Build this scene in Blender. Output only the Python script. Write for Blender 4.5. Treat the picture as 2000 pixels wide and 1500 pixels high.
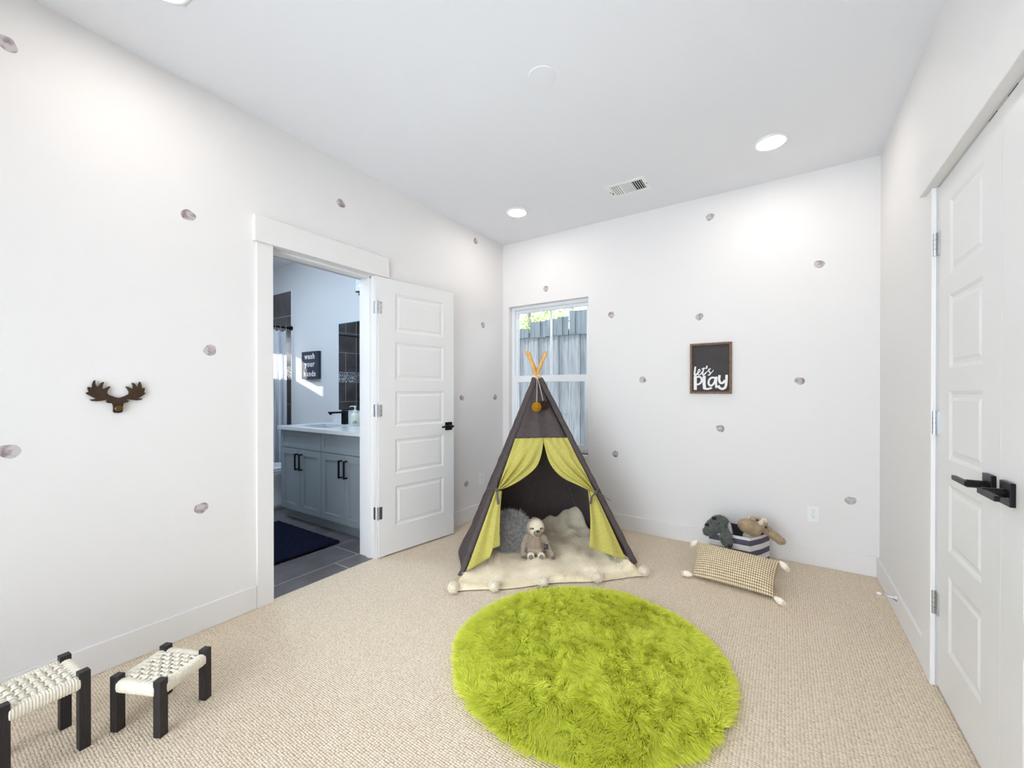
import bpy, math, random
import numpy as np
from mathutils import Vector, Matrix, Euler

for o in list(bpy.data.objects): bpy.data.objects.remove(o, do_unlink=True)
scene = bpy.context.scene
COL = scene.collection
random.seed(7); RNG = np.random.default_rng(11)
PI = math.pi
def S(r, g, b):
    f = lambda c: (c/255/12.92) if c/255 <= .04045 else ((c/255+.055)/1.055)**2.4
    return (f(r), f(g), f(b), 1.0)

# ---------------------------------------------------------------- camera, sky, sun, exposure
cam_d = bpy.data.cameras.new('camera'); cam = bpy.data.objects.new('camera', cam_d); COL.objects.link(cam)
cam.location = (2.4659, -3.5446, 1.2107)
cam.rotation_euler = (PI/2-0.0039, 0, 0.5824)
cam_d.sensor_width = 36; cam_d.sensor_fit = 'HORIZONTAL'; cam_d.lens = 800.74/2000*36
cam_d.shift_x = -2.86/2000; cam_d.shift_y = 18.54/2000
cam_d.clip_start = 0.02; cam_d.clip_end = 200
scene.camera = cam

world = bpy.data.worlds.new('sky'); scene.world = world; world.use_nodes = True
bg = world.node_tree.nodes['Background']
bg.inputs[0].default_value = (0.86, 0.92, 1.0, 1); bg.inputs[1].default_value = 3.7

sun_d = bpy.data.lights.new('sun', 'SUN'); sun = bpy.data.objects.new('sun', sun_d); COL.objects.link(sun)
sun_d.energy = 7; sun_d.color = (1, .95, .88); sun_d.angle = math.radians(.6)
sun.rotation_euler = Vector((1, .14, -.335)).to_track_quat('-Z', 'Y').to_euler(); sun.location = (-6, -2, 5)

vs = scene.view_settings
vs.view_transform = 'Standard'; vs.look = 'None'; vs.gamma = 1; vs.use_curve_mapping = False
vs.exposure = 0.98
LAMP_STRENGTH = 36.0
LAMP_COLOR = (1.0, 0.93, 0.86, 1)

# ---------------------------------------------------------------- helpers
class MB:
    def __init__(s): s.v = []; s.f = []
    def add(s, vs, fs):
        n = len(s.v); s.v.extend([tuple(v) for v in vs]); s.f.extend([tuple(i+n for i in f) for f in fs]); return s
    def box(s, a, b, M=None):
        (x0,y0,z0),(x1,y1,z1) = a, b
        x0,x1 = min(x0,x1),max(x0,x1); y0,y1 = min(y0,y1),max(y0,y1); z0,z1 = min(z0,z1),max(z0,z1)
        vs = [(x0,y0,z0),(x1,y0,z0),(x1,y1,z0),(x0,y1,z0),(x0,y0,z1),(x1,y0,z1),(x1,y1,z1),(x0,y1,z1)]
        if M is not None: vs = [M @ Vector(v) for v in vs]
        return s.add(vs, [(0,3,2,1),(4,5,6,7),(0,1,5,4),(1,2,6,5),(2,3,7,6),(3,0,4,7)])
    def prism(s, poly, d, origin, ex, ey, ez):
        """poly in (ex,ey), extruded by d along ez"""
        o, ex, ey, ez = map(Vector, (origin, ex, ey, ez)); n = len(poly)
        a = [o+ex*p[0]+ey*p[1] for p in poly]; b = [q+ez*d for q in a]
        return s.add(a+b, [tuple(range(n))[::-1], tuple(range(n, 2*n))]+[(i,(i+1)%n,n+(i+1)%n,n+i) for i in range(n)])
    def tube(s, pts, r, n=8, caps=True, flat=1.0, up=None):
        pts = [Vector(p) for p in pts]; m = len(pts); rs = r if hasattr(r, '__len__') else [r]*m
        vs = []; 
        t0 = (pts[1]-pts[0]).normalized()
        ref = Vector(up) if up else (Vector((0,0,1)) if abs(t0.z) < .9 else Vector((1,0,0)))
        for i in range(m):
            t = (pts[min(i+1,m-1)]-pts[max(i-1,0)])
            t = t.normalized() if t.length > 1e-9 else t0
            a = ref.cross(t)
            if a.length < 1e-6: a = Vector((1,0,0)).cross(t)
            a.normalize(); b = t.cross(a)
            if not up: ref = b
            for k in range(n):
                q = 2*PI*k/n; vs.append(pts[i]+a*(math.cos(q)*rs[i])+b*(math.sin(q)*rs[i]*flat))
        fs = [(i*n+k, i*n+(k+1)%n, (i+1)*n+(k+1)%n, (i+1)*n+k) for i in range(m-1) for k in range(n)]
        if caps: fs += [tuple(range(n))[::-1], tuple(range((m-1)*n, m*n))]
        return s.add(vs, fs)
    def lathe(s, prof, n=24, M=None, caps=True):
        """prof (r,z) around local z"""
        vs = [(r*math.cos(2*PI*k/n), r*math.sin(2*PI*k/n), z) for r, z in prof for k in range(n)]
        if M is not None: vs = [M @ Vector(v) for v in vs]
        m = len(prof); fs = [(i*n+k, i*n+(k+1)%n, (i+1)*n+(k+1)%n, (i+1)*n+k) for i in range(m-1) for k in range(n)]
        if caps: fs += [tuple(range(n))[::-1], tuple(range((m-1)*n, m*n))]
        return s.add(vs, fs)
    def ell(s, c, r, rot=None, n=16, m=10):
        c = Vector(c); R = Euler(rot).to_matrix() if rot else Matrix.Identity(3)
        vs = [c+R@Vector((0,0,-r[2]))]
        for j in range(1, m):
            a = -PI/2+PI*j/m
            for k in range(n):
                q = 2*PI*k/n; vs.append(c+R@Vector((r[0]*math.cos(a)*math.cos(q), r[1]*math.cos(a)*math.sin(q), r[2]*math.sin(a))))
        vs.append(c+R@Vector((0,0,r[2]))); L = len(vs)-1
        fs = [(0, 1+(k+1)%n, 1+k) for k in range(n)]
        fs += [(1+j*n+k, 1+j*n+(k+1)%n, 1+(j+1)*n+(k+1)%n, 1+(j+1)*n+k) for j in range(m-2) for k in range(n)]
        fs += [(L, 1+(m-2)*n+k, 1+(m-2)*n+(k+1)%n) for k in range(n)]
        return s.add(vs, fs)
    def grid(s, fn, nu, nv):
        vs = [fn(i/nu, j/nv) for j in range(nv+1) for i in range(nu+1)]
        return s.add(vs, [(j*(nu+1)+i, j*(nu+1)+i+1, (j+1)*(nu+1)+i+1, (j+1)*(nu+1)+i) for j in range(nv) for i in range(nu)])
    def ribbon(s, pts, w, origin, ex, ey, ez, d=.002):
        """flat stroke along 2-D points, width w, thickness d"""
        P = [Vector((p[0], p[1])) for p in smooth2(pts)]; n = len(P); L = []; R = []
        for i in range(n):
            t = P[min(i+1,n-1)]-P[max(i-1,0)]; t.normalize(); q = Vector((-t.y, t.x))*w/2
            e = -t*w*.12 if i == 0 else (t*w*.12 if i == n-1 else Vector((0,0)))
            L.append(P[i]+q+e); R.append(P[i]-q+e)
        o, ex, ey, ez = map(Vector, (origin, ex, ey, ez)); q = lambda p, h: o+ex*p.x+ey*p.y+ez*h
        v = []
        for i in range(n):
            h = d+.0006*i/n; v += [q(L[i], h), q(R[i], h), q(R[i], 0), q(L[i], 0)]
        f = [(4*i+k, 4*i+(k+1)%4, 4*i+4+(k+1)%4, 4*i+4+k) for i in range(n-1) for k in range(4)]+[(0,3,2,1), (4*n-4,4*n-3,4*n-2,4*n-1)]
        return s.add(v, f)
    def build(s, name, mat=None, parent=None, smooth=False, bevel=0, local=False, seg=2, sub=0):
        me = bpy.data.meshes.new(name); me.from_pydata([tuple(v) for v in s.v], [], s.f); me.update()
        return link(name, me, mat, parent, smooth, bevel, local, seg, sub)

def smooth2(pts, k=6):
    if len(pts) < 3: return pts
    out = []; P = [np.array(p, float) for p in pts]; P = [2*P[0]-P[1]]+P+[2*P[-1]-P[-2]]
    for i in range(1, len(P)-2):
        for j in range(k):
            t = j/k; a,b,c,d = P[i-1],P[i],P[i+1],P[i+2]
            out.append(tuple(.5*((2*b)+(c-a)*t+(2*a-5*b+4*c-d)*t*t+(3*b-a-3*c+d)*t**3)))
    out.append(tuple(P[-2])); return out

def wm(o):
    M = o.matrix_basis.copy()
    return (wm(o.parent) @ o.matrix_parent_inverse @ M) if o.parent else M
def link(name, me, mat, parent=None, smooth=False, bevel=0, local=False, seg=2, sub=0):
    o = bpy.data.objects.new(name, me); COL.objects.link(o)
    if mat: me.materials.append(mat)
    if smooth: me.shade_smooth()
    if bevel:
        b = o.modifiers.new('bevel', 'BEVEL'); b.width = bevel; b.segments = seg; b.limit_method = 'ANGLE'; b.angle_limit = math.radians(40)
    if sub:
        m = o.modifiers.new('sub', 'SUBSURF'); m.levels = sub; m.render_levels = sub
    if parent:
        o.parent = parent
        if not local: o.matrix_parent_inverse = wm(parent).inverted()
    return o
def tag(o, label, cat, group=None, kind=None):
    o['label'] = label; o['category'] = cat
    if group: o['group'] = group
    if kind: o['kind'] = kind
    return o
def empty(name, loc, label, cat, group=None, rz=0, kind=None):
    o = bpy.data.objects.new(name, None); COL.objects.link(o); o.location = loc; o.rotation_euler = (0,0,rz); o.empty_display_size = .05
    return tag(o, label, cat, group, kind)

# ---------------------------------------------------------------- materials
MATS = {}
def mat(name, col, rough=.5, metal=0, var=0, vscale=8, bump=0, bscale=60, col2=None, spec=.5, sheen=0, trans=0, stretch=None):
    if name in MATS: return MATS[name]
    m = bpy.data.materials.new(name); m.use_nodes = True; nt = m.node_tree; N = nt.nodes; L = nt.links
    p = N['Principled BSDF']; p.inputs['Base Color'].default_value = col; p.inputs['Roughness'].default_value = rough
    p.inputs['Metallic'].default_value = metal; p.inputs['Specular IOR Level'].default_value = spec
    if sheen: p.inputs['Sheen Weight'].default_value = sheen
    if trans: p.inputs['Transmission Weight'].default_value = trans
    tc = N.new('ShaderNodeTexCoord'); src = tc.outputs['Object']
    if stretch:
        mp = N.new('ShaderNodeMapping'); mp.inputs['Scale'].default_value = stretch; L.new(src, mp.inputs[0]); src = mp.outputs[0]
    if var or col2:
        nz = N.new('ShaderNodeTexNoise'); nz.inputs['Scale'].default_value = vscale; nz.inputs['Detail'].default_value = 5; L.new(src, nz.inputs['Vector'])
        mx = N.new('ShaderNodeMix'); mx.data_type = 'RGBA'
        c2 = col2 or tuple(min(1, c*(1+var)) for c in col[:3])+(1,)
        c1 = col if col2 else tuple(c*(1-var) for c in col[:3])+(1,)
        rp = N.new('ShaderNodeMapRange'); rp.inputs[1].default_value = .35; rp.inputs[2].default_value = .65
        L.new(nz.outputs[0], rp.inputs[0]); L.new(rp.outputs[0], mx.inputs[0])
        mx.inputs[6].default_value = c1; mx.inputs[7].default_value = c2; L.new(mx.outputs[2], p.inputs['Base Color'])
    if bump:
        nb = N.new('ShaderNodeTexNoise'); nb.inputs['Scale'].default_value = bscale; nb.inputs['Detail'].default_value = 3; L.new(src, nb.inputs['Vector'])
        bp = N.new('ShaderNodeBump'); bp.inputs['Strength'].default_value = bump; bp.inputs['Distance'].default_value = .01
        L.new(nb.outputs[0], bp.inputs['Height']); L.new(bp.outputs[0], p.inputs['Normal'])
    MATS[name] = m; return m

def emit(name, col, st):
    m = bpy.data.materials.new(name); m.use_nodes = True; nt = m.node_tree
    p = nt.nodes['Principled BSDF']; p.inputs['Base Color'].default_value = (.9,.9,.9,1)
    p.inputs['Emission Color'].default_value = col; p.inputs['Emission Strength'].default_value = st
    MATS[name] = m; return m

M_wall = mat('wall_paint', S(233,230,228), .6, bump=.06, bscale=190, spec=.3)
M_ceil = mat('ceiling_paint', S(235,235,238), .8, bump=.05, bscale=150, spec=.2)
M_trim = mat('trim_paint', S(233,230,228), .6, var=.005, vscale=3, spec=.2)
M_door = mat('door_paint', S(229,227,225), .38, var=.01, vscale=3)
M_vinyl = mat('vinyl', S(238,241,244), .35, var=.01, vscale=3)
M_black = mat('matte_black_metal', S(22,20,22), .38, metal=.6, var=.05, vscale=20)
M_blackwood = mat('black_wood', S(33,28,31), .5, bump=.25, bscale=40, var=.15, vscale=30, stretch=(3,3,.5))
M_nickel = mat('satin_nickel', S(200,202,205), .3, metal=.9, var=.03, vscale=50)
M_oldnickel = mat('dark_pewter', S(105,108,112), .4, metal=.7, var=.1, vscale=80)
M_cord = mat('cream_cord', S(238,231,215), .85, var=.05, vscale=60, bump=.2, bscale=400)
M_bronze = mat('bronze', S(62,45,30), .42, metal=.35, var=.25, vscale=40)
M_brass = mat('aged_brass', S(98,82,48), .3, metal=.8, var=.1, vscale=90)
M_wood = mat('pine_pole', S(222,172,100), .55, var=.18, vscale=16, stretch=(4,4,.6))
M_frame = mat('walnut_frame', S(112,78,48), .5, var=.3, vscale=40)
M_chalk = mat('charcoal_board', S(64,60,60), .75, var=.06, vscale=12)
M_white = mat('white_lettering', S(240,240,240), .6, var=.01)
M_plate = mat('white_plastic', S(238,239,238), .35, var=.01)
M_slot = mat('dark_slot', S(60,58,56), .6, var=.05)
M_tent = mat('charcoal_canvas', S(88,79,79), .9, var=.08, vscale=30, bump=.12, bscale=500, spec=.15)
M_ribbon = mat('grey_ribbon', S(96,88,92), .8, var=.08, vscale=40)
M_fleece = mat('cream_fleece', S(255,239,212), .95, var=.06, vscale=14, sheen=.3, spec=.1)
M_sloth = mat('oatmeal_plush', S(182,166,148), .95, var=.12, vscale=90, bump=.4, bscale=420, sheen=.3, spec=.1)
M_slothb = mat('tan_plush_belly', S(166,146,128), .95, var=.08, vscale=60, bump=.25, bscale=420, spec=.1)
M_cream = mat('cream_plush', S(226,214,192), .95, var=.05, vscale=60, bump=.3, bscale=420, spec=.1)
M_patch = mat('brown_plush', S(142,120,104), .95, var=.1, vscale=60, spec=.1)
M_muzzle = mat('grey_brown_velour', S(140,126,116), .9, var=.05, vscale=60, spec=.1)
M_eye = mat('black_bead', S(14,12,12), .12, var=.02)
M_amber = mat('amber_bead', S(88,56,24), .15, var=.1, vscale=60)
M_greyfur = mat('grey_faux_fur', S(232,229,226), .9, col2=S(172,168,167), vscale=55, spec=.15)
M_darkplush = mat('green_grey_curly_plush', S(98,103,98), .95, col2=S(152,157,148), vscale=160, spec=.1)
M_ear = mat('lilac_grey_velour', S(170,160,160), .9, var=.05, vscale=50, spec=.1)
M_beige = mat('beige_plush', S(184,160,128), .95, var=.12, vscale=90, bump=.4, bscale=420, sheen=.3, spec=.1)
M_tassel = mat('white_tassel', S(250,240,222), .95, var=.04, vscale=80, spec=.1)
M_must = mat('mustard_yarn', S(214,160,44), .9, var=.15, vscale=150, spec=.1)
M_brownyarn = mat('brown_yarn', S(84,62,54), .9, var=.2, vscale=150, spec=.1)
M_string = mat('cream_string', S(226,216,200), .9, var=.05, vscale=80)
M_cab = mat('grey_blue_cabinet', S(150,158,163), .45, var=.02, vscale=5)
M_quartz = mat('white_quartz', S(236,236,236), .2, var=.02, vscale=6)
M_china = mat('white_porcelain', S(236,238,240), .12, var=.01)
M_tile = mat('slate_tile', S(94,88,90), .35, col2=S(114,108,110), vscale=5, bump=.03, bscale=40)
M_walltile = mat('charcoal_wall_tile', S(84,78,78), .3, col2=S(106,98,96), vscale=5, bump=.03, bscale=40)
M_grout = mat('pale_grout', S(214,214,212), .85, var=.04, vscale=60)
M_mat = mat('navy_bath_mat', S(22,26,46), .95, var=.25, vscale=220, bump=.6, bscale=500, spec=.1)
M_sign = mat('navy_black_sign', S(46,50,66), .6, var=.12, vscale=8)
M_fence = mat('weathered_cedar', S(86,91,95), .85, col2=S(122,128,133), vscale=7, bump=.15, bscale=30, stretch=(9,1,.5))
M_fence2 = mat('aged_grey_board', S(70,80,86), .85, col2=S(94,104,110), vscale=7, bump=.15, bscale=30, stretch=(9,1,.5))
M_leaf = mat('leaf', S(96,128,44), .6, col2=S(150,178,84), vscale=3)
M_bark = mat('bark', S(118,112,104), .9, var=.2, vscale=12, bump=.3, bscale=30)
M_ground = mat('yard_soil', S(120,112,92), .95, var=.2, vscale=3, bump=.3, bscale=20)
M_dark = mat('duct_black', S(18,18,20), .8, var=.05)
M_mirror = mat('mirror_silver', (.93,.95,.95,1), .0, metal=1, var=.003, vscale=1)
M_lamp = emit('led_diffuser', LAMP_COLOR, LAMP_STRENGTH)
M_soap = mat('soap_glass', S(226,230,214), .1, var=.02, spec=.6)

def nodes(name):
    m = bpy.data.materials.new(name); m.use_nodes = True; MATS[name] = m
    return m, m.node_tree.nodes, m.node_tree.links, m.node_tree.nodes['Principled BSDF']
def math_n(N, L, op, a, b=None, c=None):
    n = N.new('ShaderNodeMath'); n.operation = op
    for i, x in enumerate((a, b, c)):
        if x is None: continue
        if isinstance(x, (int, float)): n.inputs[i].default_value = x
        else: L.new(x, n.inputs[i])
    return n.outputs[0]
def mixc(N, L, fac, a, b):
    n = N.new('ShaderNodeMix'); n.data_type = 'RGBA'
    if isinstance(fac, (int, float)): n.inputs[0].default_value = fac
    else: L.new(fac, n.inputs[0])
    for i, x in ((6, a), (7, b)):
        if isinstance(x, tuple): n.inputs[i].default_value = x
        else: L.new(x, n.inputs[i])
    return n.outputs[2]
def bumpn(N, L, p, h, s, d=.01):
    b = N.new('ShaderNodeBump'); b.inputs['Strength'].default_value = s; b.inputs['Distance'].default_value = d
    L.new(h, b.inputs['Height']); L.new(b.outputs[0], p.inputs['Normal'])

# carpet: rows of small wool loops
M_carpet, N, L, P = nodes('loop_carpet')
tc = N.new('ShaderNodeTexCoord'); mp = N.new('ShaderNodeMapping'); mp.inputs['Scale'].default_value = (88, 118, 1); L.new(tc.outputs['Object'], mp.inputs[0])
vo = N.new('ShaderNodeTexVoronoi'); vo.voronoi_dimensions = '2D'; vo.inputs['Scale'].default_value = 1; vo.inputs['Randomness'].default_value = .3; L.new(mp.outputs[0], vo.inputs['Vector'])
nz = N.new('ShaderNodeTexNoise'); nz.inputs['Scale'].default_value = 260; L.new(tc.outputs['Object'], nz.inputs['Vector'])
nl = N.new('ShaderNodeTexNoise'); nl.inputs['Scale'].default_value = 1.3; L.new(tc.outputs['Object'], nl.inputs['Vector'])
d2 = math_n(N, L, 'POWER', vo.outputs['Distance'], 2.2)
fac = math_n(N, L, 'MULTIPLY', d2, 1.9)
sep = N.new('ShaderNodeSeparateColor'); L.new(vo.outputs['Color'], sep.inputs[0])
c1 = mixc(N, L, sep.outputs[0], S(230,212,188), S(244,230,209))
c2 = mixc(N, L, fac, c1, S(184,164,136))  # gaps between loops darkened, their shade put into the colour
L.new(c2, P.inputs['Base Color']); P.inputs['Roughness'].default_value = .95; P.inputs['Specular IOR Level'].default_value = .1
hh = math_n(N, L, 'ADD', math_n(N, L, 'MULTIPLY', d2, -1.0), math_n(N, L, 'MULTIPLY', nz.outputs[0], .25))
bumpn(N, L, P, hh, .8, .008)

# shag rug
M_shag, N, L, P = nodes('lime_shag')
tc = N.new('ShaderNodeTexCoord'); nz = N.new('ShaderNodeTexNoise'); nz.inputs['Scale'].default_value = 60; L.new(tc.outputs['Object'], nz.inputs['Vector'])
nl = N.new('ShaderNodeTexNoise'); nl.inputs['Scale'].default_value = 5; L.new(tc.outputs['Object'], nl.inputs['Vector'])
ca = mixc(N, L, nz.outputs[0], S(231,236,64), S(251,253,145)); cb = mixc(N, L, math_n(N, L, 'MULTIPLY', nl.outputs[0], .3), ca, S(223,230,60))
L.new(cb, P.inputs['Base Color']); P.inputs['Roughness'].default_value = .55; P.inputs['Specular IOR Level'].default_value = .25
tr = N.new('ShaderNodeBsdfTranslucent'); L.new(cb, tr.inputs[0]); ms = N.new('ShaderNodeMixShader'); ms.inputs[0].default_value = .4
L.new(P.outputs[0], ms.inputs[1]); L.new(tr.outputs[0], ms.inputs[2]); L.new(ms.outputs[0], N['Material Output'].inputs[0])

# chartreuse sprigged cotton
M_chart, N, L, P = nodes('chartreuse_print_cotton')
tc = N.new('ShaderNodeTexCoord'); vo = N.new('ShaderNodeTexVoronoi'); vo.inputs['Scale'].default_value = 190; L.new(tc.outputs['Object'], vo.inputs['Vector'])
nz = N.new('ShaderNodeTexNoise'); nz.inputs['Scale'].default_value = 230; nz.inputs['Detail'].default_value = 2; L.new(tc.outputs['Object'], nz.inputs['Vector'])
f = math_n(N, L, 'GREATER_THAN', math_n(N, L, 'ADD', nz.outputs[0], math_n(N, L, 'MULTIPLY', vo.outputs['Distance'], -.25)), .44)
L.new(mixc(N, L, f, S(188,178,90), S(208,200,128)), P.inputs['Base Color']); P.inputs['Roughness'].default_value = .9; P.inputs['Specular IOR Level'].default_value = .15

# woven pillow (uses object z rows / x columns on the flat pillow)
M_weave, N, L, P = nodes('jute_cream_weave')
tc = N.new('ShaderNodeTexCoord'); sx = N.new('ShaderNodeSeparateXYZ'); L.new(tc.outputs['UV'], sx.inputs[0])
wx = math_n(N, L, 'SINE', math_n(N, L, 'MULTIPLY', sx.outputs[0], 2*PI*38)); wy = math_n(N, L, 'SINE', math_n(N, L, 'MULTIPLY', sx.outputs[1], 2*PI*17))
nj = N.new('ShaderNodeTexNoise'); nj.inputs['Scale'].default_value = 45; L.new(tc.outputs['Object'], nj.inputs['Vector'])
jx = math_n(N, L, 'ADD', wx, math_n(N, L, 'MULTIPLY', math_n(N, L, 'SUBTRACT', nj.outputs[0], .5), 2.2))
f1 = math_n(N, L, 'GREATER_THAN', jx, .0); f2 = math_n(N, L, 'GREATER_THAN', wy, -.4)
row = mixc(N, L, f1, S(200,176,134), S(238,228,208)); gap = mixc(N, L, f1, S(118,94,60), S(196,172,132))
L.new(mixc(N, L, f2, gap, row), P.inputs['Base Color']); P.inputs['Roughness'].default_value = .9

# storage box stripes by height
M_bin, N, L, P = nodes('striped_canvas')
tc = N.new('ShaderNodeTexCoord'); sx = N.new('ShaderNodeSeparateXYZ'); L.new(tc.outputs['Object'], sx.inputs[0])
zz = math_n(N, L, 'MULTIPLY', math_n(N, L, 'ADD', sx.outputs[2], .0), 1/.074)
fr = math_n(N, L, 'FRACT', math_n(N, L, 'ADD', zz, .28))
st = math_n(N, L, 'GREATER_THAN', fr, .5)
rim = math_n(N, L, 'GREATER_THAN', sx.outputs[2], .209)
L.new(mixc(N, L, rim, mixc(N, L, st, S(222,220,218), S(86,80,98)), S(214,212,212)), P.inputs['Base Color']); P.inputs['Roughness'].default_value = .9
M_binin = mat('bin_lining', S(66,60,72), .9, var=.05, vscale=30)

# pin-striped shower curtain, lets daylight through
M_curt, N, L, P = nodes('pinstripe_curtain')
tc = N.new('ShaderNodeTexCoord'); sx = N.new('ShaderNodeSeparateXYZ'); L.new(tc.outputs['UV'], sx.inputs[0])
st = math_n(N, L, 'GREATER_THAN', math_n(N, L, 'FRACT', math_n(N, L, 'MULTIPLY', sx.outputs[0], 58)), .76)
cc = mixc(N, L, st, S(242,243,246), S(122,132,158)); L.new(cc, P.inputs['Base Color']); P.inputs['Roughness'].default_value = .9
tr = N.new('ShaderNodeBsdfTranslucent'); L.new(cc, tr.inputs[0]); ms = N.new('ShaderNodeMixShader'); ms.inputs[0].default_value = .4
L.new(P.outputs[0], ms.inputs[1]); L.new(tr.outputs[0], ms.inputs[2]); L.new(ms.outputs[0], N['Material Output'].inputs[0])

# clear window glass
M_glass, N, L, P = nodes('window_glass')
tb = N.new('ShaderNodeBsdfTransparent'); tb.inputs[0].default_value = (.96,.98,.99,1); gl = N.new('ShaderNodeBsdfGlossy'); gl.inputs['Roughness'].default_value = .02
fz = N.new('ShaderNodeFresnel'); fz.inputs[0].default_value = 1.35; ms = N.new('ShaderNodeMixShader')
L.new(fz.outputs[0], ms.inputs[0]); L.new(tb.outputs[0], ms.inputs[1]); L.new(gl.outputs[0], ms.inputs[2]); L.new(ms.outputs[0], N['Material Output'].inputs[0])

# pebble mosaic
M_mosaic, N, L, P = nodes('pebble_mosaic')
tc = N.new('ShaderNodeTexCoord'); vo = N.new('ShaderNodeTexVoronoi'); vo.feature = 'DISTANCE_TO_EDGE'; vo.inputs['Scale'].default_value = 40; L.new(tc.outputs['Object'], vo.inputs['Vector'])
L.new(mixc(N, L, math_n(N, L, 'GREATER_THAN', vo.outputs['Distance'], .1), S(214,216,218), S(52,52,58)), P.inputs['Base Color']); P.inputs['Roughness'].default_value = .4

# watercolour spot on the wall
M_spot, N, L, P = nodes('watercolour_spot')
tc = N.new('ShaderNodeTexCoord'); oi = N.new('ShaderNodeObjectInfo'); vm = N.new('ShaderNodeVectorMath'); vm.operation = 'ADD'
L.new(tc.outputs['Object'], vm.inputs[0]); L.new(oi.outputs['Location'], vm.inputs[1])
nz = N.new('ShaderNodeTexNoise'); nz.inputs['Scale'].default_value = 30; nz.inputs['Detail'].default_value = 2; L.new(vm.outputs[0], nz.inputs['Vector'])
r1 = N.new('ShaderNodeMapRange'); r1.inputs[1].default_value = .42; r1.inputs[2].default_value = .66; L.new(nz.outputs[0], r1.inputs[0])
L.new(mixc(N, L, r1.outputs[0], S(198,190,191), S(142,124,128)), P.inputs['Base Color']); P.inputs['Roughness'].default_value = .7

# ---------------------------------------------------------------- fur
def waves(n, k, seed):
    r = np.random.default_rng(seed); K = r.normal(size=(n, 3))*k; ph = r.uniform(0, 2*PI, n)
    return lambda P: np.sin(P @ K.T + ph).sum(1)/math.sqrt(n)
def fur(name, m, parent, base, grow, width, bend=None, seed=1, kind='stuff', segs=2):
    """base (n,3), grow (n,3) vectors: flat tapering strands as one mesh"""
    r = np.random.default_rng(seed); n = len(base)
    if bend is None: bend = np.zeros_like(base)
    side = np.cross(grow, r.normal(size=(n, 3))); side /= np.linalg.norm(side, axis=1)[:, None]+1e-9
    w = (width*r.uniform(.7, 1.3, n))[:, None]*side
    mid = base+grow*.55
    tip = base+grow+bend
    V = np.concatenate([base-w, base+w, mid+w*.8, mid-w*.8, tip]).reshape(5, n, 3).transpose(1, 0, 2).reshape(-1, 3)
    i = np.arange(n)*5
    loops = np.stack([i, i+1, i+2, i+3, i+3, i+2, i+4], 1).ravel()
    starts = np.stack([np.arange(n)*7, np.arange(n)*7+4], 1).ravel()
    me = bpy.data.meshes.new(name); me.vertices.add(n*5); me.vertices.foreach_set('co', V.astype(np.float32).ravel())
    me.loops.add(n*7); me.loops.foreach_set('vertex_index', loops.astype(np.int32))
    me.polygons.add(n*2); me.polygons.foreach_set('loop_start', starts.astype(np.int32))
    me.update(calc_edges=True); me.validate()
    o = link(name, me, m, parent)
    if kind: o['kind'] = kind
    return o
def sph(n, seed):
    v = np.random.default_rng(seed).normal(size=(n, 3)); return v/np.linalg.norm(v, axis=1)[:, None]
def ell_fur(ells, per_area, seed):
    """points and normals on a union of ellipsoids [(centre, radii, rot)]"""
    Ps, Ns = [], []
    mats_ = [(np.array(c), np.array(r), np.array(Euler(ro).to_matrix() if ro else Matrix.Identity(3))) for c, r, ro in ells]
    for i, (c, r, R) in enumerate(mats_):
        k = int(per_area*4*PI*((r[0]*r[1]+r[1]*r[2]+r[0]*r[2])/3)); u = sph(k, seed+i)
        p = (u*r) @ R.T + c; nn = (u/r) @ R.T; nn /= np.linalg.norm(nn, axis=1)[:, None]
        keep = np.ones(k, bool)
        for j, (c2, r2, R2) in enumerate(mats_):
            if j != i: keep &= ((((p-c2) @ R2)/r2)**2).sum(1) > 1
        Ps.append(p[keep]); Ns.append(nn[keep])
    return np.concatenate(Ps), np.concatenate(Ns)
def blob(name, ells, m, parent, voxel=.006):
    b = MB()
    for c, r, ro in ells: b.ell(c, r, ro, 20, 12)
    o = b.build(name, m, parent, smooth=True)
    rm = o.modifiers.new('remesh', 'REMESH'); rm.mode = 'VOXEL'; rm.voxel_size = voxel; rm.use_smooth_shade = True
    sm = o.modifiers.new('smooth', 'SMOOTH'); sm.factor = .5; sm.iterations = 6
    return o

# ================================================================= THE SETTING
W, H = 2.991, 2.75
YS = -4.3                      # wall behind the camera
def struct(name, mb, m, label, cat, **k): return tag(mb.build(name, m, None, **k), label, cat, kind='structure')

struct('floor', MB().box((-.02, YS-.1, -.06), (W+.75, .1, 0)), M_carpet, 'cream looped wool carpet covering the bedroom floor', 'floor')
struct('ceiling', MB().box((-3.4, YS-.15, H), (W+.9, .16, H+.15)), M_ceil, 'flat white painted ceiling with recessed lights', 'ceiling')
D0, D1, DH = -2.334, -1.62, 2.05        # bathroom doorway
b = MB().box((-.165, YS-.1, -.06), (0, D0-.02, H)).box((-.165, D1+.02, -.06), (0, .16, H)).box((-.165, D0-.02, DH+.02), (0, D1+.02, H))
struct('wall_left', b, M_wall, 'white wall with the bathroom doorway and moose hook', 'wall')
X0, X1, Z0, Z1 = .074, .96, .63, 2.092  # window opening
b = MB().box((0, 0, -.06), (X0, .16, H)).box((X1, 0, -.06), (W+.12, .16, H)).box((X0, 0, -.06), (X1, .16, Z0)).box((X0, 0, Z1), (X1, .16, H))
struct('wall_back', b, M_wall, 'white wall behind the teepee with the narrow window', 'wall')
C0, C1 = -2.355, -1.18                  # closet opening
b = MB().box((W, YS-.1, -.06), (W+.12, C0-.005, H)).box((W, C1+.005, -.06), (W+.12, 0, H)).box((W, C0-.005, DH+.005), (W+.12, C1+.005, H))
struct('wall_right', b, M_wall, 'white wall holding the double closet doors', 'wall')
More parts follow.
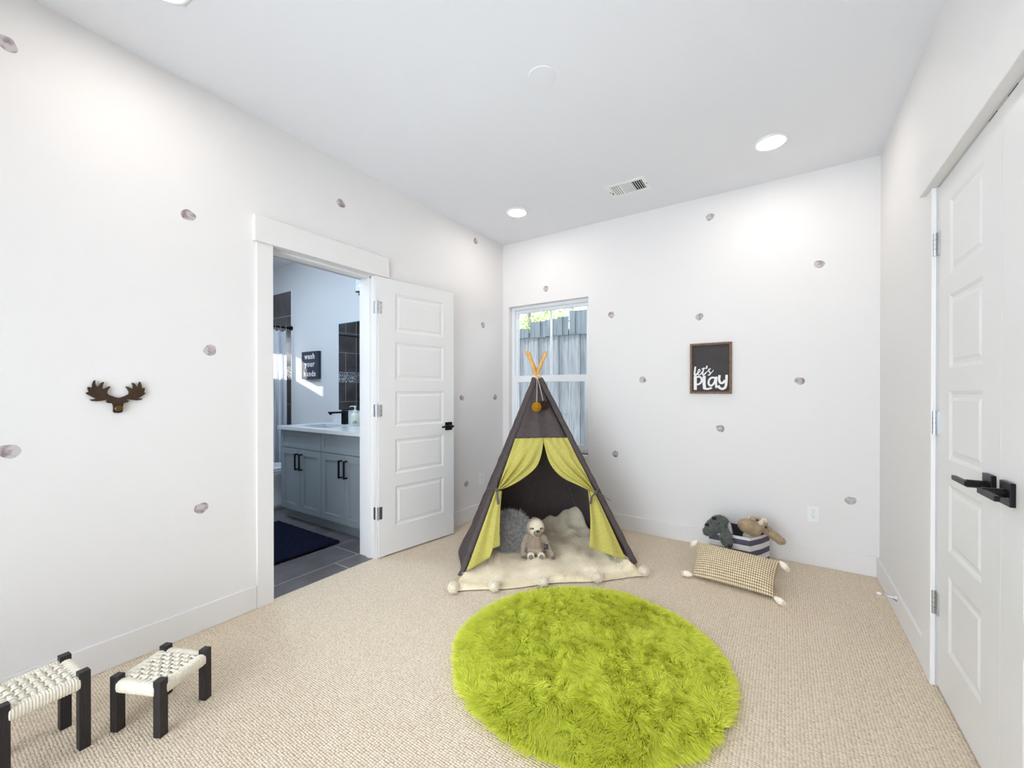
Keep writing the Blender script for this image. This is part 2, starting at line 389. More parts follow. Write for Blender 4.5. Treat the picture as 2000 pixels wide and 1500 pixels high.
struct('wall_front', MB().box((-.165, YS-.1, -.06), (.3, YS, H)).box((2.7, YS-.1, -.06), (W+.12, YS, H)).box((.3, YS-.1, -.06), (2.7, YS, .12)).box((.3, YS-.1, 2.3), (2.7, YS, H)),
       M_wall, 'white bedroom wall behind the viewpoint', 'wall')
b = MB().box((W+.12, C0-.2, 0), (W+.74, C0-.15, H)).box((W+.12, C1+.15, 0), (W+.74, C1+.2, H)).box((W+.7, C0-.15, 0), (W+.74, C1+.15, H))
struct('wall_closet', b, M_wall, 'white closet interior behind the double doors', 'wall')

# baseboards
BH, BT = .13, .014
def baseboard(name, a, c, label):
    b = MB().box((a[0], a[1], 0), (c[0], c[1], BH)); struct(name, b, M_trim, label, 'baseboard', bevel=.003)
baseboard('baseboard_left', (0, YS), (BT, D0-.09), 'white baseboard running beside the two stools')
baseboard('baseboard_left_far', (0, D1+.1), (BT, 0), 'white baseboard between the open door and the teepee')
baseboard('baseboard_back', (BT, -BT), (W-BT, 0), 'white baseboard along the window wall')
baseboard('baseboard_right', (W-BT, -1.085), (W, -.0), 'white baseboard between window wall and closet')
baseboard('baseboard_front', (BT, YS), (W-BT, YS+BT), 'white baseboard behind the viewpoint')

# bathroom doorway trim
t = empty('trim_1', (0, (D0+D1)/2, 0), 'white casing framing the bathroom doorway', 'door casing', kind='structure')
MB().box((0, D0-.088, 0), (.016, D0, DH)).build('side_casing', M_trim, t, bevel=.002)
MB().box((0, D1, 0), (.016, D1+.088, DH)).build('side_casing', M_trim, t, bevel=.002)
MB().box((0, D0-.104, DH), (.03, D1+.104, DH+.145)).build('head_casing', M_trim, t, bevel=.002)
MB().box((-.175, D0-.02, 0), (.004, D0, DH)).build('jamb', M_trim, t)
MB().box((-.175, D1, 0), (.004, D1+.02, DH)).build('jamb', M_trim, t)
MB().box((-.175, D0-.02, DH), (.004, D1+.02, DH+.02)).build('head_jamb', M_trim, t)
MB().box((-.085, D1-.012, 0), (-.045, D1, DH)).box((-.085, D0, 0), (-.045, D0+.012, DH)).box((-.085, D0, DH-.012), (-.045, D1, DH)).build('door_stop_strip', M_trim, t)
MB().box((-.19, D0-.088, 0), (-.165, D0-.01, DH)).box((-.19, D1+.01, 0), (-.165, D1+.088, DH)).box((-.19, D0-.088, DH), (-.165, D1+.088, DH+.1)).build('bathroom_side_casing', M_trim, t)

# closet trim
t = empty('trim_2', (W, C1, 0), 'white casing framing the closet doors', 'door casing', kind='structure')
MB().box((W-.016, C1, 0), (W, C1+.093, DH)).build('side_casing', M_trim, t, bevel=.002)
MB().box((W-.016, C0-.093, 0), (W, C0, DH)).build('side_casing', M_trim, t, bevel=.002)
MB().box((W-.036, C0-.115, DH), (W, C1+.09, DH+.145)).build('head_casing', M_trim, t, bevel=.002)
MB().box((W, C0, DH-.0), (W+.12, C1, DH+.012)).box((W+.045, C0, DH-.02), (W+.08, C1, DH)).build('head_jamb', M_trim, t)
for yy in (-1.7, -1.83): MB().box((W+.004, yy-.028, DH-.006), (W+.03, yy+.028, DH+.001)).build('ball_catch', M_oldnickel, t)

# five-panel doors, built in local frame: x along leaf, y = thickness (front face y=0, towards -y), z up
PZ = [(1.66,1.947), (1.30,1.582), (.952,1.216), (.598,.858), (.21,.506)]
def door(name, loc, rz, width, label, px0, px1, h0=.012, h1=2.045):
    root = empty(name, loc, label, 'door', rz=rz, kind='structure')
    th = .035; b = MB()
    b.box((0,0,h0), (px0,th,h1)).box((px1,0,h0), (width,th,h1))
    zs = [h0]+[z for p in PZ[::-1] for z in p]+[h1]
    for i in range(0, len(zs), 2): b.box((px0,0,zs[i]), (px1,th,zs[i+1]))
    b.build('leaf', M_door, root, local=True)
    for z0, z1 in PZ:
        a = .014; c = .026; p = MB()
        v = []
        for (e, y) in ((0, 0), (a, .006), (c, .006), (c+.012, .002)):
            v += [(px0+e,y,z0+e), (px1-e,y,z0+e), (px1-e,y,z1-e), (px0+e,y,z1-e)]
        f = [(4*k+i, 4*k+(i+1)%4, 4*k+4+(i+1)%4, 4*k+4+i) for k in range(3) for i in range(4)]+[(12,13,14,15)]
        n = len(v); v += [(x, .034, z) for x, y, z in v[:4]]
        f += [(n+3,n+2,n+1,n)]+[((i+1)%4, i, n+i, n+(i+1)%4) for i in range(4)]
        p.add(v, f).build('panel', M_door, root, local=True)
    return root
def lever(root, x, z, sgn, name='lever_handle', front=True):
    """square rosette with flat lever, at local x,z on front face; sgn = lever direction"""
    s = -1
    h = MB().box((x-.033, -.012, z-.033), (x+.033, 0, z+.033)).build(name, M_black, root, local=True, bevel=.0015); 
    MB().tube([(x, -.012, z), (x, -.055, z)], .012, 14).build('stem', M_black, h, local=True, smooth=False)
    MB().box((x-.012*sgn, -.062, z-.0075), (x+.105*sgn, -.05, z+.0075)).build('lever', M_black, h, local=True, bevel=.0015)
    return h
hx, hy = .025, -1.607
ang = math.atan2(-.919+1.607, .129-.025)
dL = door('door_1', (hx, hy, 0), ang, .697, 'white five-panel door standing open against the wall beside the teepee', .135, .587)
lever(dL, .637, .925, -1)
MB().box((.692, .012, .895), (.6985, .024, .955)).build('latch_plate', M_oldnickel, dL, local=True)
def hinge_L(z):
    M = M_oldnickel if z < .5 else M_nickel
    Mx = Matrix.Translation((hx, hy, 0)) @ Matrix.Rotation(ang, 4, 'Z')
    h = MB().tube([(hx-.005, hy-.007, z-.046), (hx-.005, hy-.007, z+.046)], .0055, 10).build('hinge', M_nickel, dL)
    MB().box((.002, -.0022, z-.045), (.026, 0.0006, z+.045), Mx).build('hinge_plate', M, h, bevel=.001)
    MB().box((-.045+.03, D1-.0022, z-.045), (.004, D1+.0006, z+.045)).build('hinge_plate', M, h)
    for k in (-.033, 0, .033):
        MB().lathe([(.0032, 0), (.0032, .0012), (.001, .0016)], 8, Mx @ Matrix.Translation((.017+.004*(k == 0), -.002, z+k)) @ Matrix.Rotation(PI/2, 4, 'X')).build('screw', M_oldnickel, h)
for z in (1.823, 1.075, .33): hinge_L(z)

# closet leaves: front face towards -x
LW = .583
dA = door('door_2', (W+.004, C1-.003, 0), -PI/2, LW, 'white five-panel closet door hinged nearest the window wall', .135, .45)
dB = door('door_3', (W+.004, C1-.003-2*LW-.004, 0), -PI/2, LW, 'white five-panel closet door nearest the viewpoint', .133, .448)
dB.location = (W+.004, C1-.003-LW-.004, 0)
lever(dA, .525, .927, -1)
lever(dB, .06, .927, 1)
for z in (1.815, 1.084, .345):
    h = MB().tube([(W-.006, C1-.002, z-.047), (W-.006, C1-.002, z+.047)], .007, 10).build('hinge', M_nickel, dA)
    for k in (-.019, 0, .019): MB().tube([(W-.006, C1-.002, z+k-.0006), (W-.006, C1-.002, z+k+.0006)], .0074, 10).build('knuckle_joint', M_oldnickel, h)
    MB().box((W-.001, C1-.03, z-.046), (W+.0036, C1-.004, z+.046)).build('hinge_plate', M_nickel, h)

# window: white vinyl single-hung
w = empty('window_1', ((X0+X1)/2, .1, Z0), 'narrow white vinyl window behind the teepee looking onto a wooden fence', 'window', kind='structure')
FY0, FY1 = .06, .125
MB().box((X0, FY0, Z0), (X0+.03, FY1, Z1)).box((X1-.03, FY0, Z0), (X1, FY1, Z1)).box((X0+.03, FY0, Z1-.03), (X1-.03, FY1, Z1)).box((X0+.03, FY0, Z0), (X1-.03, FY1, Z0+.03)).build('window_frame', M_vinyl, w, bevel=.002)
def sash(name, x0, x1, z0, z1, y0, y1, sw, top, bot, muntin):
    s_ = MB().box((x0,y0,z0), (x0+sw,y1,z1)).box((x1-sw,y0,z0), (x1,y1,z1)).box((x0+sw,y0,z1-top), (x1-sw,y1,z1)).box((x0+sw,y0,z0), (x1-sw,y1,z0+bot)).build(name, M_vinyl, w, bevel=.002)
    ym = (y0+y1)/2
    MB().box((x0+sw,ym-.003,z0+bot), (x1-sw,ym+.003,z1-top)).build('pane', M_glass, s_)
    if muntin: MB().box(((x0+x1)/2-.009,ym-.008,z0+bot), ((x0+x1)/2+.009,ym+.008,z1-top)).build('muntin', M_vinyl, s_)
    return s_
sash('upper_sash', X0+.03, X1-.03, 1.335, Z1-.03, .092, .118, .028, .032, .04, True)
sash('lower_sash', X0+.03, X1-.03, Z0+.03, 1.378, .064, .09, .036, .066, .045, False)
MB().box((X0, -.012, Z0-.02), (X1, FY0, Z0)).build('window_sill', M_trim, w, bevel=.003)
# added window behind the viewpoint, unseen, lets in soft fill daylight
w2 = empty('added_window_2', (1.5, YS-.05, .12), 'added unseen three-light window behind the viewpoint for soft daylight', 'window', kind='structure')
b = MB().box((.3,YS-.09,.12), (2.7,YS-.03,.16)).box((.3,YS-.09,2.26), (2.7,YS-.03,2.3))
for x in (.3, 1.086, 1.873, 2.66): b.box((x,YS-.09,.16), (x+.04,YS-.03,2.26))
b.build('window_frame', M_vinyl, w2)
for x in (.34, 1.126, 1.913): MB().box((x,YS-.063,.16), (x+.747,YS-.057,2.26)).build('pane', M_glass, w2)
struct('added_eave', MB().box((-3.9, .16, H-.02), (W+1.2, .32, H+.13)), M_trim, 'added unseen white overhang above the window, shading the fence', 'eave')  # added overhang, out of view, keeps sky light off the fence

# ================================================================= BATHROOM SHELL
BX, BN, BS = -3.24, -.90, -2.37
floorb = struct('floor_bathroom', MB().box((BX-.1, BS-.1, -.06), (-.0205, BN+.1, -.001)), M_grout, 'dark grey tiled bathroom floor with pale joints', 'floor')
g = .005; TW, TL = .297, .6
xr = [-.021, -.183]
while xr[-1] > BX: xr.append(xr[-1]-TW)
tilemeshes = {}
for i in range(len(xr)-1):
    y = [-1.82, -1.63, -2.03][i % 3]-3*TL
    while y < BN:
        a, c = max(y, BS), min(y+TL, BN)
        x1, x0 = xr[i]-(g/2 if i else 0), max(xr[i+1]+g/2, BX)
        if i == 0: a, c = max(a, D0), min(c, D1)
        if c-a > .02 and x1-x0 > .02:
            key = (round(x1-x0, 3), round(c-a, 3))
            if key not in tilemeshes:
                tilemeshes[key] = MB().box((-(x1-x0)/2, -(c-a)/2+g/2, -.005), ((x1-x0)/2, (c-a)/2-g/2, 0)).build('tile', M_tile, floorb, local=True); t = tilemeshes[key]
            else: t = tilemeshes[key].copy(); COL.objects.link(t)
            t.location = ((x0+x1)/2, (a+c)/2, 0)
        y += TL
struct('wall_bathroom_back', MB().box((BX-.1, BN, -.06), (-.165, BN+.1, H)), M_wall, 'white bathroom wall with mirror and lettered sign', 'wall')
struct('wall_bathroom_front', MB().box((BX-.1, BS-.1, -.06), (-.165, BS, H)), M_wall, 'white bathroom wall opposite the mirror', 'wall')
TY0, TY1, TZ0, TZ1 = -1.40, -.915, 1.63, 1.96
struct('wall_bathroom_side', MB().box((BX-.1, BS, -.06), (BX, TY0, H)).box((BX-.1, TY1, -.06), (BX, BN, H)).box((BX-.1, TY0, -.06), (BX, TY1, TZ0)).box((BX-.1, TY0, TZ1), (BX, TY1, H)), M_wall, 'bathroom end wall beyond the tub', 'wall')
w3 = empty('window_3', (BX-.05, (TY0+TY1)/2, TZ0), 'small high window above the bathtub', 'window', kind='structure')
MB().box((BX-.09,TY0,TZ0), (BX-.03,TY0+.02,TZ1)).box((BX-.09,TY1-.02,TZ0), (BX-.03,TY1,TZ1)).box((BX-.09,TY0,TZ0), (BX-.03,TY1,TZ0+.012)).box((BX-.09,TY0,TZ1-.012), (BX-.03,TY1,TZ1)).build('window_frame', M_vinyl, w3)
MB().box((BX-.063,TY0+.02,TZ0+.012), (BX-.057,TY1-.02,TZ1-.012)).build('pane', M_glass, w3)
# tub surround tiles
TX = -2.456
rows = [(2.125,2.42), (1.82,2.125), (1.515,1.82), (1.06,1.36), (.76,1.06), (.46,.76)]
sr = empty('wall_tub_surround', (BX, BN, 0), 'charcoal wall tiles with a pebble band around the bathtub', 'tiled wall', kind='structure')
MB().box((BX, BN-.008, .4), (TX, BN, 2.42)).box((BX, BS, .4), (TX, BS+.008, 2.42)).box((BX, BS, .4), (BX+.008, BN, 1.625)).box((BX, BS, 1.965), (BX+.008, BN, 2.42)).box((BX, BS, 1.625), (BX+.008, TY0-.005, 1.965)).build('grout_bed', M_grout, sr)
for i, (z0, z1) in enumerate(rows):
    x = BX-.6+[.37, .08, .37][i % 3]
    while x < TX:
        a, c = max(x, BX+.012)+g/2, min(x+TL, TX)-g/2
        if c-a > .03:
            MB().box((a, BN-.0095, z0+g/2), (c, BN-.004, z1-g/2)).build('tile', M_walltile, sr)
            MB().box((a, BS+.004, z0+g/2), (c, BS+.0095, z1-g/2)).build('tile', M_walltile, sr)
        x += TL
    y = BS-.6+[.2, .5, .2][i % 3]
    while y < BN:
        a, c = max(y, BS+.012)+g/2, min(y+TL, BN-.012)-g/2
        if i in (1, 2) and c > TY0-.005: c = min(c, TY0-.005)
        if c-a > .03: MB().box((BX+.004, a, z0+g/2), (BX+.0095, c, z1-g/2)).build('tile', M_walltile, sr)
        y += TL
MB().box((BX, BN-.0095, 1.36), (TX, BN-.006, 1.513)).box((BX+.006, BS, 1.36), (BX+.0095, BN, 1.513)).box((BX, BS+.006, 1.36), (TX, BS+.0095, 1.513)).build('pebble_band', M_mosaic, sr)
MB().box((TX, BN-.0105, .4), (TX+.014, BN, 2.435)).box((BX, BN-.0105, 2.42), (TX, BN, 2.435)).build('edge_trim', M_trim, sr)
MB().box((TX, BS, .4), (TX+.014, BS+.016, 2.435)).build('edge_trim', M_trim, sr)

# ================================================================= BIG BEDROOM THINGS
FL, FR, BL, BR = map(np.array, ((.72,-1.525,0.), (1.61,-.695,0.), (.24,-.84,0.), (.93,-.10,0.)))
AP = np.array((.86,-.79,1.335))
FN = np.cross(FR-FL, AP-FL); FN = FN/np.linalg.norm(FN)
if FN @ (np.array(cam.location)-AP) < 0: FN = -FN
def FP(s, z, off=0):
    t = z/AP[2]; b_ = FL+(FR-FL)*s
    return b_+(AP-b_)*t+FN*off
tp = empty('teepee_tent', (.87, -.79, 0), 'charcoal canvas play teepee with chartreuse curtains in the corner', 'teepee')
# poles, crossing side by side at the top
offs = {'FL': (-.004,.014), 'FR': (.026,.0), 'BL': (.008,-.010), 'BR': (.010,-.018)}
for nm, base in (('FL', FL), ('FR', FR), ('BL', BL), ('BR', BR)):
    a = AP+np.array((*offs[nm], 0)); d = a-base
    top = a+d*(.145 if nm in ('FL', 'FR') else .13)
    MB().tube([base+d*.002, base+d*.5, a, top-d*.004, top], [.012,.012,.0135,.0135,.0115], 12).build('pole', M_wood, tp, smooth=True, bevel=0)
    nn = 90; wv = waves(6, 110 if nm == 'FL' else 40, 3 if nm == 'FL' else 9)
    pts = [base+d*(.012+.972*i/nn) for i in range(nn+1)]
    rs = [max(.0178, .021)+.0028*float(wv(np.array([p]))[0])*(1.5 if nm == 'FL' else .6) for p in pts]
    MB().tube(pts, rs, 14).build('pole_sleeve', M_tent, tp, smooth=True)
    
def panel(name, A0, B0, bulge, z0=.03, z1=1.31, thick=.0025, seed=1, hem=0):
    n_ = np.cross(B0-A0, AP-A0); n_ /= np.linalg.norm(n_); cen = (FL+FR+BL+BR)/4+np.array((0,0,.4))
    if n_ @ (A0-cen) < 0: n_ = -n_
    wv = waves(6, 7, seed)
    def fn(u, v):
        z = z0+(z1-z0)*v; b_ = A0+(B0-A0)*u; p = b_+(AP-b_)*(z/AP[2])
        k = math.sin(PI*u)*math.sin(PI*min(1, v*1.0+.12)); 
        return p+n_*(bulge*k+.008*float(wv(np.array([p*np.array((1,1,.25))]))[0])*math.sin(PI*u)+hem*math.sin(PI*u)*(1-v)**6)
    o = MB().grid(fn, 28, 32).build(name, M_tent, tp, smooth=True)
    so = o.modifiers.new('solid', 'SOLIDIFY'); so.thickness = thick
    return o
panel('side_panel', BL, FL, .012, seed=4, hem=.05)
panel('side_panel', FR, BR, -.01, seed=5)
panel('back_panel', BR, BL, -.01, seed=6)
# front yoke above the opening
def yoke(u, v):
    z = .862+(1.315-.862)*v; w_ = .5+.5*(1-v)
    return FP(.03+.94*u, z, .004+.007*math.sin(u*PI*5)*(1-.5*v)-.006*abs(math.cos(PI*u))**8)
o = MB().grid(yoke, 40, 20).build('front_yoke', M_tent, tp, smooth=True); so = o.modifiers.new('solid', 'SOLIDIFY'); so.thickness = .002
MB().tube([FP(.5, .862+.45*i/12, .0125) for i in range(13)], .0022, 6).build('centre_seam', M_tent, tp)
def polyline(pts, v):
    P = np.array(pts, float); d = np.r_[0, np.cumsum(np.hypot(*np.diff(P, axis=0).T))]; d /= d[-1]
    return np.array((np.interp(v, d, P[:,0]), np.interp(v, d, P[:,1])))
def upper_curtain(outer, inner, ph):
    inn = smooth2(inner, 5)
    def fn(u, v):
        o_, i_ = polyline(outer, v), polyline(inn, v); q = o_+(i_-o_)*u
        k = v**.8; sag = .02*math.sin(PI*u)*v*(1-v)*4
        f = .024*k*math.sin(u*PI*6+ph+v*1.5)*(.35+.65*math.sin(PI*min(1,u*1.05))) + .004*math.sin(u*23+v*9+ph)
        return FP(q[0], q[1], .016+.012*v+f+sag)
    o = MB().grid(fn, 48, 40).build('curtain', M_chart, tp, smooth=True); so = o.modifiers.new('solid', 'SOLIDIFY'); so.thickness = .0015
    return o
cL = upper_curtain([(.045,.866), (.035,.53)], [(.53,.868), (.523,.82), (.427,.68), (.278,.596), (.135,.54), (.05,.522)], .4)
cR = upper_curtain([(.965,.866), (.965,.485)], [(.535,.868), (.538,.82), (.579,.69), (.686,.594), (.844,.527), (.952,.478)], 2.1)
def lower_curtain(top, bottom, ph, par):
    def fn(u, v):
        t_, b_ = polyline(top, u), polyline(bottom, u); q = t_+(b_-t_)*v
        f = .013*math.sin(u*PI*3.2+ph)*(.4+.6*v)
        return FP(q[0], q[1], .022+f)
    o = MB().grid(fn, 36, 24).build('curtain_tail', M_chart, par, smooth=True); so = o.modifiers.new('solid', 'SOLIDIFY'); so.thickness = .0015
lower_curtain([(.022,.522), (.085,.515)], [(.018,.045), (.075,.075), (.13,.112), (.135,.165), (.18,.177)], .5, cL)
lower_curtain([(.905,.495), (.968,.49)], [(.75,.135), (.83,.095), (.90,.06), (.957,.045)], 1.2, cR)
def bow(s, z, ends):
    c = FP(s, z, .045)
    k = MB().ell(c, (.014,.012,.012), None, 12, 8).build('tie', M_ribbon, tp, smooth=True)
    for e in ends:
        pts = [c, FP(*e[0]), FP(*e[1])]
        MB().tube([tuple(p) for p in np.array([c, (c+pts[1])/2, pts[1], (pts[1]+pts[2])/2, pts[2]])], [.006,.008,.009,.010,.008], 8, flat=.25).build('ribbon_end', M_ribbon, k, smooth=True)
bow(.025, .525, [((-.035,.53,.05), (-.075,.535,.045)), ((.0,.57,.05), (-.015,.60,.05)), ((.06,.47,.055), (.085,.43,.05))])
bow(.965, .482, [((.90,.45,.055), (.865,.405,.055)), ((1.02,.455,.05), (1.055,.42,.045)), ((1.0,.50,.05), (1.01,.515,.05))])
# foot ties
for p_ in (FL, FR):
    d = AP-p_; MB().tube([p_+d*.03+np.array((.018*math.cos(q),.018*math.sin(q),.0)) for q in np.linspace(0, 2*PI, 14)], .003, 6).build('foot_tie', M_string, tp, smooth=True)
MB().box(FP(.02,.025,.018)-np.array((.009,.004,.008)), FP(.02,.025,.018)+np.array((.009,.004,.008))).build('care_tag', M_chalk, tp)
# string wrapped round the crossing
MB().tube([AP+np.array((.034*math.cos(q), .03*math.sin(q), -.012+.016*q/(6*PI))) for q in np.linspace(0, 6*PI, 60)], .0035, 6).build('binding_string', M_string, tp, smooth=True)

# pom-pom drops hanging at the tip
pg = empty('pompom_garland', FP(.45, 1.3, .03), 'two pom-poms, mustard and brown, hanging from the teepee tip', 'pom-poms')
top = AP+FN*.036+np.array((0,0,-.005))
for s_, z_, m_, r_ in ((.40, 1.085, M_must, .030), (.66, 1.095, M_brownyarn, .031)):
    c = FP(s_, z_, .045)
    MB().tube([top, top*.6+c*.4+FN*.006, c], .0022, 6).build('string', M_string, pg, smooth=True)
    k = MB().ell(c, (r_,)*3, None, 20, 14).build('pompom', m_, pg, smooth=True)
    u = sph(2600, 5); fur('yarn_tips', m_, k, c+u*r_*.93, u*.009, .0012, seed=3)

# blanket -----------------------------------------------------------------
e1 = (FR-FL)/np.linalg.norm(FR-FL); e2 = np.array((-e1[1], e1[0], 0)); O0 = np.array((.815,-1.685,0))
wvb = waves(8, 9, 21); wvs = waves(8, 26, 22)
def bl_uv(u, v):
    v_ = v*1.0
    lo = np.interp(v_, [0,.15,.25,1.0], [0.,.04,.085,.20]); hi = np.interp(v_, [0,.15,.25,1.0], [1.22,1.23,1.22,1.135])
    return lo+(hi-lo)*u, v_
def bl_pt(u, v):
    uu, vv = bl_uv(u, v)
    wob = .012*math.sin(uu*11+1)*(1-min(1, vv*3))
    p = O0+e1*uu+e2*(vv+wob)
    h = .026+.010*float(wvb(p[None])[0])+(.005+.008*max(0, vv-.5))*float(wvs(p[None])[0])
    h += .075*max(0, (vv-.72)/.28)**1.3
    h += .03*math.exp(-((uu-.30-.25*(vv-.3))/.022)**2-((vv-.36)/.1)**2)+.022*math.exp(-((uu-.25-.2*(vv-.3))/.018)**2-((vv-.30)/.12)**2)
    h += .016*math.sin(uu*38+3*math.sin(vv*9))*max(0, min(1, (vv-.7)*5))*max(0, min(1, (uu-.6)*4))
    h += .12*math.exp(-((uu-1.1)/.12)**2-((vv-1.0)/.17)**2)
    h += .03*math.exp(-((uu-.19)/.03)**2-((vv-.33)/.11)**2)+.022*math.exp(-((uu-1.08)/.025)**2-((vv-.33)/.12)**2)
    h += .018*math.exp(-((uu-.75+.5*(vv-.6))/.05)**2)*max(0, min(1, (vv-.5)*4)) + .014*math.exp(-((uu-.9)/.3)**2-((vv-.78)/.02)**2)
    e = min(u, 1-u, v*1.1)/.03
    h = .006+(h-.006)*min(1, e)
    return p+np.array((0,0,max(h, .006)))
bk = empty('fleece_blanket', tuple(O0+e1*.6+e2*.2), 'cream fleece blanket with pom-pom edging spread under the teepee', 'blanket')
cl = MB().grid(bl_pt, 110, 90).build('fleece', M_fleece, bk, smooth=True); so = cl.modifiers.new('solid', 'SOLIDIFY'); so.thickness = .006; so.offset = 1
r = np.random.default_rng(4); nb = 70000; uv = r.uniform(0, 1, (nb, 2)); uv[:9000,1] *= .04
Pb = np.array([bl_pt(a, c) for a, c in uv]); lean = np.stack([waves(6, 20, 31)(Pb), waves(6, 20, 32)(Pb), np.zeros(nb)], 1)
fur('fleece_pile', M_fleece, bk, Pb+np.array((0,0,.003)), np.array((0,0,.007))+lean*.006+r.normal(size=(nb,3))*.003-e2*(uv[:,1:2] < .03)*.006, .0011, seed=8)
for q in ((-.005,.0), (.24,-.018), (.545,-.012), (.90,-.012), (1.235,.025)):
    c = O0+e1*q[0]+e2*q[1]+np.array((0,0,.033))
    k = MB().ell(c, (.03,.03,.029), None, 18, 12).build('pompom', M_tassel, bk, smooth=True)
    u = sph(2200, 6); fur('pompom_yarn', M_tassel, k, c+u*.028, u*.008+np.random.default_rng(2).normal(size=(2200,3))*.002, .0011, seed=5)

# shag rug -----------------------------------------------------------------
RC = np.array((1.712,-1.785,0)); RR = .592
rg = empty('round_shag_rug', tuple(RC), 'round lime green shaggy rug on the carpet before the teepee', 'rug')
MB().lathe([(RR-.01,.001), (RR,.004), (RR,.012), (RR-.012,.014), (.01,.014)], 64, Matrix.Translation(RC)).build('backing', mat('lime_backing', S(138,150,30), .95, var=.05), rg, smooth=False)
nr = 135000; r = np.random.default_rng(5); rad = RR*np.sqrt(r.uniform(0, 1, nr)); th = r.uniform(0, 2*PI, nr)
Pr = np.stack([RC[0]+rad*np.cos(th), RC[1]+rad*np.sin(th), np.full(nr, .012)], 1)
Q = Pr*np.array((1,1,0)); fx, fy = waves(7, 7, 41)(Q), waves(7, 7, 42)(Q); gx, gy = waves(9, 34, 43)(Q), waves(9, 34, 44)(Q)
cx_, cy_ = waves(9, 95, 47)(Q), waves(9, 95, 48)(Q)
ln = np.stack([fx*.6+gx*.5+cx_*.45+.12, fy*.6+gy*.5+cy_*.45-.45, np.zeros(nr)], 1)
out = np.stack([np.cos(th), np.sin(th), np.zeros(nr)], 1); ed = np.clip((rad/RR-.9)/.1, 0, 1)[:, None]
ln = ln*(1-.6*ed)+out*ed*1.0
Ln = (r.uniform(.8, 1.1, nr)*.036*(1+.18*waves(6, 12, 46)(Q)))[:, None]
up = np.array((0,0,1.0))*np.clip(.62+.16*waves(6, 16, 45)(Q), .3, 1)[:, None]
dv = ln*.62+up+r.normal(size=(nr,3))*.16; dv /= np.linalg.norm(dv, axis=1)[:, None]
fur('shag_pile', M_shag, rg, Pr, dv*Ln, .0018, bend=ln*.010*np.array((1,1,0))+np.array((0,0,-.006)), seed=9)

# stools -------------------------------------------------------------------
def stool(loc, rz, hgt, label):
    root = empty('woven_stool', loc, label, 'stool', 'small woven stools by the left wall', rz=rz)
    p, a = .0885, .0145
    for sx in (-1, 1):
        for sy in (-1, 1):
            MB().box((sx*p-a, sy*p-a, 0), (sx*p+a, sy*p+a, hgt)).build('leg', M_blackwood, root, local=True, bevel=.0012)
    zr = hgt-.036; ry, rz_ = .0165, .021
    def rail(ax, s):
        n, m = 176, 12; vs = []
        for i in range(n+1):
            q = -p+a*.6+(2*p-1.2*a)*i/n; e = min(1, min(i, n-i)/5)**.5
            rip = .0024*abs(math.sin(PI*i/8))**.6-.001; k0 = (.72+.28*e)
            for j in range(m):
                t = 2*PI*j/m; ca, sa = math.cos(t), math.sin(t); pw = lambda c: math.copysign(abs(c)**.7, c)
                u = s*p+(ry*k0+rip)*pw(ca); zz = zr+(rz_*k0+rip)*pw(sa)
                vs.append((u, q, zz) if ax else (q, u, zz))
        fs = [(i*m+j, i*m+(j+1)%m, (i+1)*m+(j+1)%m, (i+1)*m+j) for i in range(n) for j in range(m)]+[tuple(range(m)), tuple(range(n*m, n*m+m))]
        return MB().add(vs, fs).build('wrapped_rail', M_cord, root, smooth=True, local=True)
    for s in (-1, 1): rail(True, s); rail(False, s)
    nA = 7; pit = 2*(p-.018)/nA; zt = zr+rz_-.001
    for ax in (0, 1):
        for i in range(nA):
            c = -(p-.018)+pit*(i+.5); wd = pit*(.74 if ax else .56)
            def strip(u, v):
                q = -(p+.004)+2*(p+.004)*v; inner = abs(q) < p-.02
                k = (q+(p-.018))/pit
                over = math.cos(PI*(k-.5))*(1 if (i+ax) % 2 == 0 else -1) if inner else 0
                zz = zt+.0055*over-.004*(1-(q/p)**2)-.0025*(2*u-1)**2
                return (c+(u-.5)*wd, q, zz) if ax else (q, c+(u-.5)*wd, zz)
            o = MB().grid(strip, 4, 56).build('cord_strand', M_cord, root, smooth=True, local=True)
            so = o.modifiers.new('solid', 'SOLIDIFY'); so.thickness = .0035; so.offset = 0
    return root
stool((.516, -2.983, 0), math.radians(25.3), .197, 'lower cream woven stool with black legs, nearer the doorway')
stool((.395, -3.283, 0), math.radians(5.2), .262, 'taller cream woven stool with black legs, cut off by the left edge')

# ================================================================= WALL AND CEILING FITTINGS
def ceiling_light(x, y, label):
    root = empty('recessed_light', (x, y, H), label, 'ceiling light', 'recessed ceiling lights')
    Mx = Matrix.Translation((x, y, H))
    MB().lathe([(.094,0), (.094,-.003), (.088,-.0065), (.078,-.007), (.074,-.004), (.074,0)], 48, Mx, caps=False).build('trim_ring', M_plate, root, smooth=True)
    MB().lathe([(.0745,-.0005), (.0745,-.0046), (.02,-.0052)], 48, Mx).build('diffuser', M_lamp, root)
ceiling_light(.554, -.585, 'lit round recessed light near the corner above the teepee')
ceiling_light(2.398, -.555, 'lit round recessed light nearest the closet wall')
ceiling_light(.51, -2.985, 'lit round recessed light at the top edge above the moose hook')
ceiling_light(2.40, -2.93, 'lit round recessed light overhead at the viewpoint')
cp = empty('ceiling_cover_plate', (1.479, -1.793, H), 'blank round white cover plate in the middle of the ceiling', 'cover plate')
MB().lathe([(.066,0), (.066,-.002), (.064,-.0035), (.004,-.004)], 48, Matrix.Translation((1.479,-1.793,H))).build('plate', M_ceil, cp, smooth=False)
vt = empty('ceiling_vent', (1.486, -.486, H), 'white slatted air vent in the ceiling', 'vent')
vx0, vx1, vy0, vy1 = 1.335, 1.637, -.592, -.38
